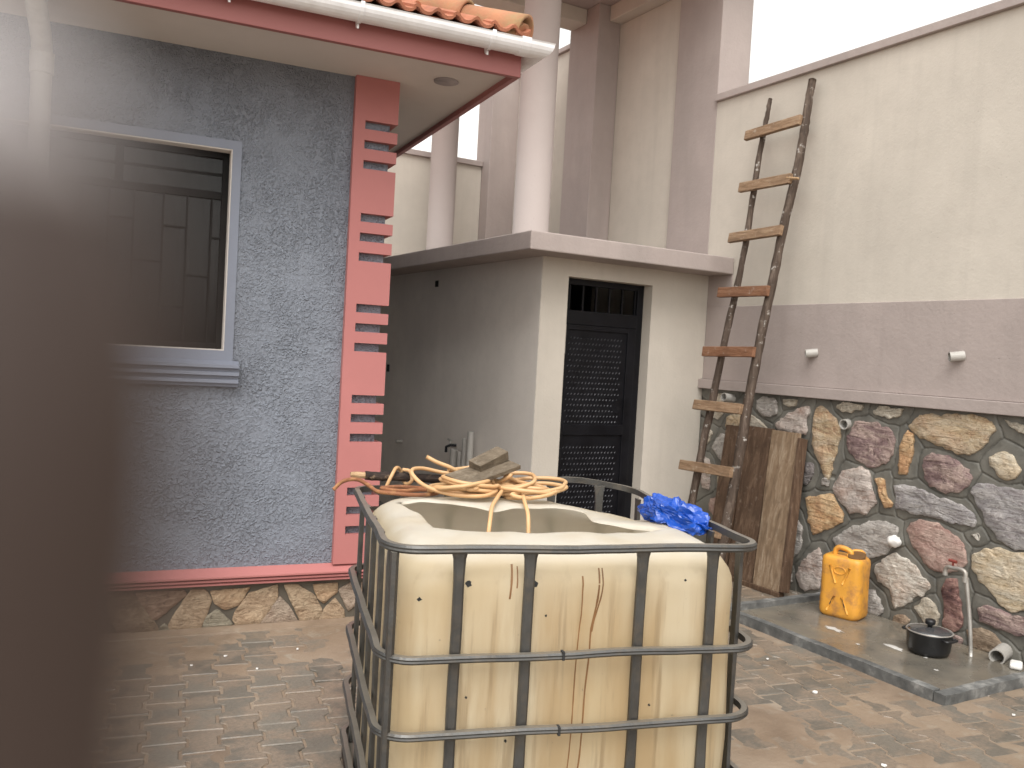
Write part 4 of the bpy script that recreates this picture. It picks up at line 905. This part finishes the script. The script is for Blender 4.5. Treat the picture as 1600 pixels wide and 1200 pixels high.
drape(run([(0.565, 0.93), (0.566, 0.83), (0.562, 0.78), (0.556, 0.66), (0.553, 0.52), (0.548, 0.40), (0.54, 0.30)], 0.0026), 'rust_run', MT['rust'])
drape(run([(0.36, 0.96), (0.355, 0.92), (0.35, 0.87)], 0.0045), 'rust_run', MT['rust'])
drape(run([(0.375, 0.955), (0.37, 0.90)], 0.003), 'rust_run', MT['rust'])
def blot(a, z, r):
    b_ = NB(); c = b_.verts.new(tk(a, 0, z)); rg = [b_.verts.new(tk(a + r * math.cos(k * 0.6283) * random.uniform(0.5, 1.2), 0, z + r * math.sin(k * 0.6283) * random.uniform(0.5, 1.2))) for k in range(10)]
    for k in range(10): b_.faces.new((c, rg[k], rg[(k + 1) % 10]))
    return b_
for a, z, r in ((0.232, 0.915, 0.010), (0.425, 0.912, 0.009), (0.885, 0.915, 0.005), (0.10, 0.87, 0.007), (0.46, 0.82, 0.004), (0.30, 0.70, 0.004), (0.24, 0.60, 0.004), (0.36, 0.47, 0.006), (0.79, 0.55, 0.004)): drape(blot(a, z, r), 'tar_spot', MT['dark'])

# ------------------------------------------------------------------ things lying on the tank
hose = empty('garden_hose', tk(0.48, 0.88, 1.0), 'coiled tan garden hose heaped on the back edge of the tank', 'hose')
H = []
def loop(ca_, cb_, ra, rb_, z0, z1, t0, turns, seed):
    n = int(16 * turns); out = []
    for k in range(n + 1):
        t = t0 + 2 * math.pi * turns * k / n; q = k / n; s_ = 1 + 0.16 * fbm((q * 5, seed, 0))
        out.append((ca_ + ra * s_ * math.cos(t) + 0.02 * fbm((q * 4, seed, 5)), cb_ + rb_ * s_ * math.sin(t) + 0.012 * fbm((q * 4, seed, 9)), z0 + (z1 - z0) * q + 0.016 * math.sin(t * 1.0 + seed)))
    return out
path = [(0.25, 0.93, 1.152), (0.29, 0.92, 1.133), (0.34, 0.92, 1.115), (0.38, 0.94, 1.09)]
path += [(0.33, 0.985, 1.085), (0.25, 0.985, 1.10), (0.205, 0.95, 1.10), (0.20, 0.91, 1.085), (0.235, 0.865, 1.055), (0.30, 0.82, 1.036), (0.37, 0.79, 1.03), (0.45, 0.79, 1.032), (0.50, 0.83, 1.045)]
hr = random.Random(4)
for k in range(4): path += loop(hr.uniform(0.36, 0.43), 0.885 + hr.uniform(-0.015, 0.02), hr.uniform(0.09, 0.14), hr.uniform(0.07, 0.10), 1.03 + 0.008 * k, 1.045 + 0.010 * k, hr.uniform(0, 6), hr.uniform(0.8, 1.3), 3.0 + k * 2.7)
for k in range(5): path += loop(hr.uniform(0.58, 0.67), 0.89 + hr.uniform(-0.02, 0.025), hr.uniform(0.075, 0.135), hr.uniform(0.05, 0.085), 1.03 + 0.006 * k, 1.05 + 0.010 * k, hr.uniform(0, 6), hr.uniform(0.8, 1.4), 20.0 + k * 3.1)
path += [(0.60, 0.84, 1.045), (0.55, 0.80, 1.035), (0.62, 0.80, 1.022), (0.70, 0.85, 1.03), (0.76, 0.92, 1.03)]
bm = NB(); tube(bm, [tk(*p) for p in smoothpts(path, 4)], 0.0078, 8); obj('coil', bm, MT['hose'], hose, True)
bm = NB(); tube(bm, [tk(*p) for p in smoothpts([(0.53, 0.85, 1.045), (0.49, 0.77, 1.028), (0.455, 0.70, 1.008), (0.435, 0.64, 0.975), (0.42, 0.60, 0.92), (0.40, 0.58, 0.80), (0.40, 0.58, 0.5)], 6)], 0.0078, 8); obj('hanging_end', bm, MT['hose'], hose, True)
bm = NB(); tube(bm, [tk(*p) for p in smoothpts([(0.61, 0.89, 1.05), (0.60, 0.82, 1.035), (0.59, 0.75, 1.012), (0.585, 0.69, 0.985), (0.58, 0.655, 0.93), (0.58, 0.64, 0.80), (0.58, 0.64, 0.5)], 6)], 0.0078, 8); obj('hanging_end', bm, MT['hose'], hose, True)
bm = NB(); tube(bm, [tk(*p) for p in smoothpts([(0.34, 0.95, 1.10), (0.40, 0.97, 1.105), (0.46, 0.97, 1.115), (0.475, 0.965, 1.125)], 5)], 0.0078, 8); obj('cut_end', bm, MT['hose'], hose, True)
rope = empty('rope', tk(0.15, 0.92, 1.01), 'brown dirty rope looped round the dark stick on the tank', 'rope')
bm = NB(); tube(bm, [tk(*p) for p in smoothpts([(-0.085, 0.92, 1.025), (-0.05, 0.93, 1.055), (0.0, 0.93, 1.062), (0.045, 0.92, 1.04), (0.07, 0.90, 1.025), (0.12, 0.88, 1.022), (0.20, 0.86, 1.02), (0.27, 0.87, 1.022), (0.30, 0.91, 1.025), (0.24, 0.93, 1.028), (0.17, 0.91, 1.026), (0.12, 0.90, 1.03), (0.09, 0.93, 1.032), (0.16, 0.95, 1.035), (0.24, 0.94, 1.032), (0.29, 0.90, 1.03)], 6)], 0.0075, 8); obj('strand', bm, MT['rope'], rope, True)
bm = NB(); tube(bm, [tk(*p) for p in smoothpts([(0.11, 0.96, 1.03), (0.13, 0.965, 1.075), (0.15, 1.0, 1.098), (0.17, 1.035, 1.085), (0.18, 1.03, 1.05), (0.19, 0.98, 1.04), (0.205, 0.955, 1.06), (0.20, 0.985, 1.088), (0.175, 1.0, 1.092)], 6)], 0.007, 8); obj('knot', bm, MT['hose'], rope, True)
stick = empty('stick', tk(0.22, 1.0, 1.03), 'dark bark stick with bare split end lying along the tank rim', 'stick')
SP = [(0.035, 1.0, 1.067), (0.10, 1.0, 1.065), (0.18, 1.003, 1.064), (0.27, 1.0, 1.060), (0.36, 0.995, 1.056), (0.44, 0.99, 1.052), (0.50, 0.985, 1.048)]
bm = NB(); P = [tk(*p) for p in smoothpts(SP, 5)]; tube(bm, P, [0.0165 + 0.0025 * fbm((k * 0.7, 1, 1)) for k in range(len(P))], 12)
for v in bm.verts: v.co += Vector((0, 0, 1)) * 0.0025 * fbm(v.co * 45, 1.0, 3)
obj('bark', bm, MT['log'], stick, True)
bm = NB(); tube(bm, [tk(-0.02, 1.0, 1.070), tk(0.0, 1.0, 1.069), tk(0.045, 1.0, 1.067)], [0.009, 0.0125, 0.0135], 10)
for v in bm.verts: v.co += Vector((fbm(v.co * 90), fbm(v.co * 90 + Vector((5, 5, 5))), fbm(v.co * 90 + Vector((9, 2, 5))))) * 0.003
obj('split_end', bm, MT['logend'], stick)
flo = empty('plastering_float', tk(0.47, 0.88, 1.08), 'wooden plastering float with block handle resting on the hose coil', 'float')
def hexa(bm, T, th):
    T = [tk(*p) for p in T]; n_ = (T[1] - T[0]).cross(T[3] - T[0]).normalized()
    if n_.z < 0: n_ = -n_
    up_ = [bm.verts.new(p) for p in T]; dn = [bm.verts.new(p - n_ * th) for p in T]; bm.faces.new(up_); bm.faces.new(dn[::-1])
    for i in range(4): bm.faces.new((up_[i], dn[i], dn[(i + 1) % 4], up_[(i + 1) % 4]))
    bmesh.ops.recalc_face_normals(bm, faces=bm.faces); bmesh.ops.bevel(bm, geom=list(bm.edges), offset=0.002, segments=1, affect='EDGES')
bm = NB(); hexa(bm, [(0.318, 0.90, 1.092), (0.389, 0.80, 1.070), (0.598, 0.86, 1.138), (0.545, 0.965, 1.156)], 0.018); obj('blade', bm, MT['floatwood'], flo)
bm = NB(); hexa(bm, [(0.405, 0.905, 1.146), (0.440, 0.855, 1.130), (0.556, 0.895, 1.184), (0.523, 0.945, 1.198)], 0.040); obj('handle', bm, MT['floatwood'], flo)
# blue carrier bag, crumpled
bm = NB(); bmesh.ops.create_icosphere(bm, subdivisions=5, radius=1.0)
def crease(p):
    d_, _ = mnoise.voronoi(p); return min(1.0, (d_[1] - d_[0]) * 1.6)
for v in bm.verts:
    d = v.co.copy()
    p = Vector((d.x * 0.150, d.y * 0.085, d.z * 0.058)); t = (d.x + 1) / 2
    p.z *= 1.25 - 0.75 * t; p.y *= 1.1 - 0.25 * t
    p += Vector((mnoise.noise(d * 1.7), mnoise.noise(d * 1.7 + Vector((5, 1, 2))), mnoise.noise(d * 1.7 + Vector((1, 8, 2))))) * 0.022
    c1_ = crease(Vector((d.x * 1.6 + d.y * 1.2, d.y * 2.6 - d.x, d.z * 1.6 + 3))); c2_ = crease(Vector((d.x * 5.5, d.y * 3.0 + d.x * 2, d.z * 4.0 + 7)))
    v.co = p + d * (0.020 * (c1_ - 0.5) + 0.011 * (c2_ - 0.5) + 0.003 * mnoise.noise(d * 14))
    if v.co.z < -0.034: v.co.z = -0.034 + (v.co.z + 0.034) * 0.3
M = Matrix.Translation(tk(1.04, 0.43, 1.026)) @ Matrix.Rotation(TH + R_(-52), 4, 'Z') @ Matrix.Rotation(R_(8), 4, 'Y')
bmesh.ops.transform(bm, matrix=M, verts=bm.verts)
label(obj('plastic_bag', bm, MT['bag']), 'crumpled bright blue plastic bag lying over the tank rim', 'plastic bag')

# ================================================================== LADDER
lad = empty('ladder', (4.3, 4.62, 0), 'rough pole ladder with plank rungs leaning against the cream wall', 'ladder')
def lx(z): return 4.25 + 0.152 * z - 0.02
def rail(ys, zs_, r0, r1, seed):
    P = smoothpts([(lx(z), y, z) for y, z in zip(ys, zs_)], 10); n = len(P)
    P = [p + Vector((0.006 * fbm((seed, p.z * 1.7, 0)), 0.011 * fbm((seed, p.z * 1.7, 4)), 0)) for p in P]
    b_ = NB(); tube(b_, P, [(r0 + (r1 - r0) * k / n) * (1 + 0.07 * fbm((seed, k * 0.35, 7))) for k in range(n)], 12)
    for v in b_.verts: v.co += Vector((fbm(v.co * 26), fbm(v.co * 26 + Vector((7, 3, 1))), 0)) * 0.004
    obj('rail', b_, MT['polewood'], lad, True)
rail([4.85, 4.827, 4.789, 4.75, 4.77, 4.765, 4.76], [0.0, 0.53, 1.607, 2.36, 3.12, 3.4, 3.526], 0.032, 0.014, 1.0)
rail([4.455, 4.446, 4.442, 4.421, 4.374, 4.38, 4.382], [0.0, 0.55, 1.484, 2.20, 2.962, 3.3, 3.575], 0.037, 0.026, 9.0)
for k, (ya, yb, z, m_) in enumerate(((4.897, 4.374, 3.27, 'rungwood'), (4.86, 4.37, 2.866, 'rungwood'), (4.875, 4.37, 2.50, 'rungwood'), (4.885, 4.395, 2.086, 'rungred'), (4.935, 4.425, 1.656, 'rungred'), (4.93, 4.449, 1.26, 'rungwood'), (4.965, 4.434, 0.817, 'rungwood'), (4.95, 4.44, 0.41, 'rungwood'))):
    b_ = NB(); L_ = ya - yb; box(b_, -0.016, 0.016, -L_ / 2, L_ / 2, -0.036, 0.036, 0.004, Matrix.Translation((lx(z) - 0.048, (ya + yb) / 2, z)) @ Matrix.Rotation(R_(random.uniform(-2, 2)), 4, 'X') @ Matrix.Rotation(R_(8 + random.uniform(-6, 6)), 4, 'Y'))
    for v in b_.verts: v.co += Vector((0, 0, 1)) * 0.006 * fbm((v.co.y * 6, k, 0))
    obj('rung', b_, MT[m_], lad)
b_ = NB(); tube(b_, [(lx(2.87) - 0.055, 4.40, 2.872), (lx(2.87) - 0.05, 4.30, 2.855)], [0.013, 0.008], 7); obj('rung_peg', b_, MT['logend'], lad)

# ================================================================== BOARDS LEANING ON THE WALL
brd = empty('timber_door', (4.7, 4.6, 0), 'old brown plank door leaning upright against the stone wall behind the ladder', 'plank door')
BF = [(4.52, 4.98), (4.52, 4.745), (4.52, 4.465), (4.52, 4.19)]
YB = [5.0, 4.775, 4.525, 4.275]
def bpt(y, z, o_): return Vector((4.595 + 0.185 * z / 1.11 + o_, y, z))
for k, (y0, y1, dy, m_) in enumerate(((5.0, 4.785, -0.06, 'plank'), (4.778, 4.535, -0.075, 'plank'), (4.528, 4.285, -0.085, 'plankpale'))):
    b_ = NB(); h_ = (1.105, 1.118, 1.112)[k]; z0 = 0.035; n = 8
    def colm(y, dyy, o_): return [b_.verts.new(bpt(y + dyy * (1 - i / n), z0 + (h_ - z0) * i / n, o_ + 0.004 * fbm((y * 5, i * 0.5, k)))) for i in range(n + 1)]
    A = colm(y0, dy, -0.012 - 0.004 * k); B = colm(y1, dy, -0.012 - 0.004 * k); C_ = colm(y1, dy, 0.014); D_ = colm(y0, dy, 0.014)
    for S, T in ((A, B), (B, C_), (C_, D_), (D_, A)):
        for i in range(n): b_.faces.new((S[i], T[i], T[i + 1], S[i + 1]))
    b_.faces.new((A[-1], B[-1], C_[-1], D_[-1])); b_.faces.new((A[0], D_[0], C_[0], B[0])); bmesh.ops.recalc_face_normals(b_, faces=b_.faces)
    obj('plank', b_, MT[m_], brd)
for z in (0.28, 0.85):
    b_ = NB(); box(b_, 0, 0.03, -0.36, 0.36, -0.05, 0.05, 0.003, Matrix.Translation(bpt(4.60, z, 0.0155))); obj('batten', b_, MT['plank'], brd)
b_ = NB(); box(b_, -0.028, 0.03, -0.37, 0.37, 0, 0.034, 0.003, Matrix.Translation((4.597, 4.565, 0.0))); obj('bottom_rail', b_, MT['plank'], brd)
b_ = NB(); box(b_, -0.03, 0.05, -0.012, 0.012, 0, 1.06, 0.003, Matrix.Translation((4.605, 4.185, 0.036)) @ Matrix.Rotation(R_(9.2), 4, 'Y') @ Matrix.Rotation(R_(-4.2), 4, 'X')); obj('edge_board', b_, MT['plank'], brd)

# ================================================================== WASH SLAB and what stands on it
ws = empty('wash_slab', (4.38, 3.27, 0), 'low kerbed concrete wash slab, wet, along the stone wall', 'slab')
SX0, SX1, SY0, SY1 = 3.925, 4.822, 2.54, 4.02
s_ = NT('wet_concrete'); c1 = s_.ramp(s_.noise(3.0, 7, 0.65), [(0.35, (0.115, 0.105, 0.088)), (0.55, (0.165, 0.145, 0.115)), (0.7, (0.21, 0.165, 0.115))]); MT['wetslab'] = s_.fin(c1, s_.ramp(s_.noise(3.5, 5), [(0.42, 0.08), (0.62, 0.42)]), s_.bump(s_.noise(40, 5), 0.2, 0.004), spec=0.6)
s_ = NT('kerb_cement'); c1 = s_.ramp(s_.noise(9, 7, 0.68), [(0.36, (0.075, 0.077, 0.075)), (0.54, (0.135, 0.135, 0.13)), (0.68, (0.27, 0.265, 0.25))]); MT['kerb'] = s_.fin(c1, 0.7, s_.bump(s_.noise(90, 5), 0.5, 0.004), spec=0.35)
bm = NB(); box(bm, SX0 + 0.005, SX1, SY0 + 0.005, SY1 - 0.005, -0.04, 0.025, 0.002); obj('slab_floor', bm, MT['wetslab'], ws)
def kerbp(x0, x1, y0, y1, z=0.052):
    b_ = NB(); nl = 24; lng = (x1 - x0) > (y1 - y0); box(b_, x0, x1, y0, y1, -0.05, z, 0.0)
    bmesh.ops.subdivide_edges(b_, edges=[e_ for e_ in b_.edges if abs((e_.verts[0].co - e_.verts[1].co).x if lng else (e_.verts[0].co - e_.verts[1].co).y) > 0.3], cuts=nl, use_grid_fill=True)
    for v in b_.verts:
        if v.co.z > 0: v.co.z += 0.006 * fbm((v.co.x * 7, v.co.y * 7, 1))
        v.co.x += 0.004 * fbm((v.co.y * 5, v.co.z, 3)); v.co.y += 0.004 * fbm((v.co.x * 5, v.co.z, 8))
    obj('kerb', b_, MT['kerb'], ws)
kerbp(SX0 - 0.03, SX0 + 0.022, SY0 + 0.036, SY1 - 0.036); kerbp(SX0 - 0.03, SX1 - 0.01, SY1 - 0.035, SY1 + 0.025, 0.060); kerbp(SX0 - 0.03, SX1 - 0.01, SY0 - 0.03, SY0 + 0.030, 0.048)
def spill(x, y, ra, rb_, sd, parent=None, z=0.0262):
    b_ = NB(); c = b_.verts.new((x, y, z + 0.001)); n = 22; rg = []
    for k in range(n):
        t = 2 * math.pi * k / n; q = 1 + 0.7 * fbm((math.cos(t) * 2, math.sin(t) * 2, sd)); rg.append(b_.verts.new((x + ra * q * math.cos(t), y + rb_ * q * math.sin(t), z)))
    for k in range(n): b_.faces.new((c, rg[k], rg[(k + 1) % n]))
    obj('cement_spill', b_, MT['limewash'], parent or ws)
spill(4.30, 3.50, 0.025, 0.06, 2.0); spill(4.36, 3.13, 0.025, 0.06, 5.0)
for x, y in ((4.25, 2.80), (4.38, 2.95), (4.45, 3.02), (4.2, 3.25)): spill(x, y, 0.010, 0.010, x * 9)

# jerrycan
jc = empty('jerrycan', (4.60, 3.69, 0.025), 'dented yellow plastic jerrycan with cut open mouth on the wash slab', 'jerrycan')
jM = Matrix.Translation((4.600, 3.685, 0.0255)) @ Matrix.Rotation(R_(-72), 4, 'Z') @ Matrix.Diagonal((1, 1, 1.08, 1))   # local x along the broad face, -y towards the viewer
JW, JD = 0.128, 0.100
def jsec(z, sx, sy, r=0.045, n=5): return [jM @ Vector((x * sx, y * sy, z)) for x, y in rrect(-JW, JW, -JD, JD, r, n)]
bm = NB(); rg = []
for z, k in ((0.0, 0.86), (0.012, 0.96), (0.03, 1.0), (0.10, 1.0), (0.18, 0.985), (0.26, 0.99), (0.315, 1.0), (0.338, 0.97), (0.350, 0.88)):
    P = jsec(z, k, k); rg.append([bm.verts.new(p) for p in P])
nn = len(rg[0])
for A, B in zip(rg, rg[1:]):
    for i in range(nn): bm.faces.new((A[i], A[(i + 1) % nn], B[(i + 1) % nn], B[i]))
bm.faces.new(rg[0][::-1])
top = bm.faces.new(rg[-1])
bmesh.ops.recalc_face_normals(bm, faces=bm.faces)
bmesh.ops.subdivide_edges(bm, edges=bm.edges, cuts=1, use_grid_fill=True)
for v in bm.verts: v.co += Vector((fbm(v.co * 7), fbm(v.co * 7 + Vector((3, 1, 9))), 0)) * 0.004
jb = obj('body', bm, MT['jerry'], jc, True)
def jtube(name, pts, r, mat='jerry', seg=8, n=6):
    b_ = NB(); tube(b_, [jM @ Vector(p) for p in smoothpts(pts, n)], r, seg); obj(name, b_, MT[mat], jc, True)
jtube('handle', [(-0.075, 0.0, 0.338), (-0.07, 0.0, 0.375), (-0.045, 0.0, 0.392), (0.0, 0.0, 0.386), (0.025, 0.0, 0.372), (0.03, 0.0, 0.345)], 0.0165)
for sx in (-1, 1):
    jtube('rib', [(sx * 0.062, -JD - 0.001, 0.30), (sx * 0.022, -JD - 0.0015, 0.20)], 0.0065, n=3); jtube('rib', [(sx * 0.022, -JD - 0.0015, 0.125), (sx * 0.066, -JD - 0.001, 0.035)], 0.0065, n=3)
    jtube('rib_slot', [(sx * 0.028, -JD - 0.0035, 0.115), (sx * 0.048, -JD - 0.0035, 0.072)], 0.0045, 'dark', n=3)
jtube('emblem_ring', [(0.036 * math.cos(t), -JD - 0.0005, 0.275 + 0.02 * math.sin(t)) for t in [k * math.pi / 8 for k in range(17)]], 0.003, n=2)
b_ = NB(); P = [(0.064 + 0.050 * math.cos(t), 0.072 * math.sin(t)) for t in [k * math.pi / 12 for k in range(24)]]; prism(b_, P, lambda x, y: jM @ Vector((x, y, 0.338)), lambda x, y: jM @ Vector((x, y, 0.3545 + (y + 0.07) * 0.16 + (0.064 - x) * 0.06))); obj('cut_mouth', b_, MT['jerryin'], jc)
b_ = NB(); n = 18; A = []; B = []
for k in range(n + 1):
    t = R_(10 + 200 * k / n); x, y = 0.064 + 0.052 * math.cos(t), 0.074 * math.sin(t); A.append(b_.verts.new(jM @ Vector((x, y, 0.340)))); B.append(b_.verts.new(jM @ Vector((x * 1.02 - 0.004, y, 0.358 + 0.030 * math.sin(R_(180 * k / n)) + 0.004 * fbm((k * 0.5, 0, 0))))))
for k in range(n): b_.faces.new((A[k], A[k + 1], B[k + 1], B[k]))
o = obj('mouth_flap', b_, MT['jerry'], jc, True); o.modifiers.new('thickness', 'SOLIDIFY').thickness = 0.004

# cooking pot with glass lid
pot = empty('cooking_pot', (4.50, 2.98, 0.0255), 'black cooking pot with glass lid and black knob on the wash slab', 'pot')
pcn = (4.47, 3.0, 0.0255); bm = NB(); lathe(bm, [(0.085, 0.0), (0.103, 0.008), (0.112, 0.03), (0.118, 0.115), (0.122, 0.120), (0.118, 0.121), (0.112, 0.112)], pcn, 40); obj('body', bm, MT['pot'], pot, True)
bm = NB(); lathe(bm, [(0.1165, 0.1215), (0.118, 0.126), (0.09, 0.135), (0.05, 0.143), (0.015, 0.146)], pcn, 40); obj('lid', bm, MT['potlid'], pot, True)
bm = NB(); lathe(bm, [(0.119, 0.1212), (0.123, 0.124), (0.119, 0.1295), (0.116, 0.127)], pcn, 40); obj('lid_rim', bm, MT['galv'], pot, True)
bm = NB(); lathe(bm, [(0.012, 0.146), (0.014, 0.156), (0.026, 0.163), (0.028, 0.182), (0.022, 0.188)], pcn, 20); obj('knob', bm, MT['pot'], pot, True)
for s0 in (-1, 1):
    bm = NB(); tube(bm, smoothpts([(pcn[0] + 0.05 * s0 * 0 + s0 * 0.03, pcn[1] + 0, 0)] and [(pcn[0] + s0 * 0.045 + t_[0] * -s0 * 0, pcn[1] + t_[1] * s0, pcn[2] + 0.105) for t_ in ((0, 0.105), (0, 0.14))] + [(pcn[0] - s0 * 0.035, pcn[1] + 0.14 * s0, pcn[2] + 0.105), (pcn[0] - s0 * 0.035, pcn[1] + 0.11 * s0, pcn[2] + 0.105)], 6), 0.008, 8); obj('side_handle', bm, MT['pot'], pot, True)
# standpipe tap
sp = empty('standpipe', (4.655, 2.87, 0.025), 'galvanised standpipe with bent tap and red handle beside the pot', 'standpipe')
bm = NB(); tube(bm, smoothpts([(4.655, 2.868, 0.0255), (4.652, 2.885, 0.20), (4.648, 2.915, 0.40), (4.645, 2.925, 0.455)], 5), 0.0105, 14); obj('riser', bm, MT['galv'], sp, True)
bm = NB(); tube(bm, smoothpts([(4.645, 2.925, 0.445), (4.645, 2.93, 0.478), (4.645, 2.955, 0.490), (4.645, 3.0, 0.487), (4.645, 3.03, 0.487), (4.645, 3.046, 0.472), (4.645, 3.048, 0.440)], 5), [0.0115] * 31, 14); obj('tap_spout', bm, MT['galv'], sp, True)
bm = NB(); tube(bm, [(4.645, 2.926, 0.425), (4.645, 2.926, 0.452)], 0.0155, 10); tube(bm, [(4.645, 3.048, 0.436), (4.645, 3.048, 0.455)], 0.0145, 10); obj('collar', bm, MT['galv'], sp)
bm = NB(); tube(bm, [(4.645, 3.005, 0.50), (4.645, 3.005, 0.522)], 0.006, 8); tube(bm, [(4.645, 2.985, 0.524), (4.645, 3.03, 0.526)], 0.009, 8); obj('tap_handle', bm, MT['tapred'], sp)
bm = NB(); box(bm, -0.05, 0.05, -0.03, 0.03, 0, 0.03, 0.010, Matrix.Translation((4.72, 2.655, 0.026)) @ Matrix.Rotation(0.5, 4, 'Z')); label(obj('soap_bar', bm, MT['white'], smooth=True), 'small white block by the open drain pipe at the wall foot', 'soap')

# litter on the paving
for k, (x, y, s0) in enumerate(((3.415, 2.865, 0.022), (3.05, 2.2, 0.014), (0.78, 4.25, 0.008), (0.95, 4.32, 0.010), (1.05, 4.1, 0.008), (1.3, 4.3, 0.010), (3.55, 3.3, 0.010), (3.2, 3.45, 0.008), (4.1, 2.3, 0.011))):
    s0 *= 0.7; b_ = NB(); n = 9; zz = max(mud_h(x, y), 0.0) + 0.004; rr_ = [(x + s0 * math.cos(2 * math.pi * i / n) * random.uniform(0.6, 1.3), y + s0 * math.sin(2 * math.pi * i / n) * random.uniform(0.6, 1.3)) for i in range(n)]
    prism(b_, rr_, lambda a, b: (a, b, zz), lambda a, b: (a, b, zz + 0.005)); o = obj('litter_scrap', b_, MT['white'])
    lab = 'largest white scrap on the paving beside the wash slab kerb' if k == 0 else 'tiny white scrap lying on the muddy paving'
    label(o, lab, 'litter', 'white scraps on the paving')

# ================================================================== UNIDENTIFIED THING close in front of the lens, out of focus; rod form made up
pd = 0.0205; pr_ = 0.0058
pc_ = CAMP + cf * pd + cr * (-0.0136) - cu * 0.0022
def near_object_mesh(prof):
    b_ = NB(); lathe(b_, prof, (pc_.x, pc_.y, pc_.z), 48)
    for v in b_.verts:
        if v.co.z < 0: v.co.z = 0.0
    return b_
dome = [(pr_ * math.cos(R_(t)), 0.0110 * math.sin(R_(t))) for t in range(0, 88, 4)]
unknown = label(obj('brown_post', near_object_mesh([(pr_ * 0.88, -pc_.z), (pr_ * 0.88, -0.3), (pr_ * 0.92, -0.008), (pr_ * 0.98, -0.003)] + dome[:12]), MT['post'], smooth=True), 'dark brown round topped post, blurred, in front of the grey house window', 'post')
obj('cap', near_object_mesh([(dome[11][0] * 1.01, dome[11][1] + 0.00002)] + dome[12:] + [(0.0003, 0.0110)]), MT['postcap'], unknown, True)  # upper dome in a paler colour that carries the sky highlight
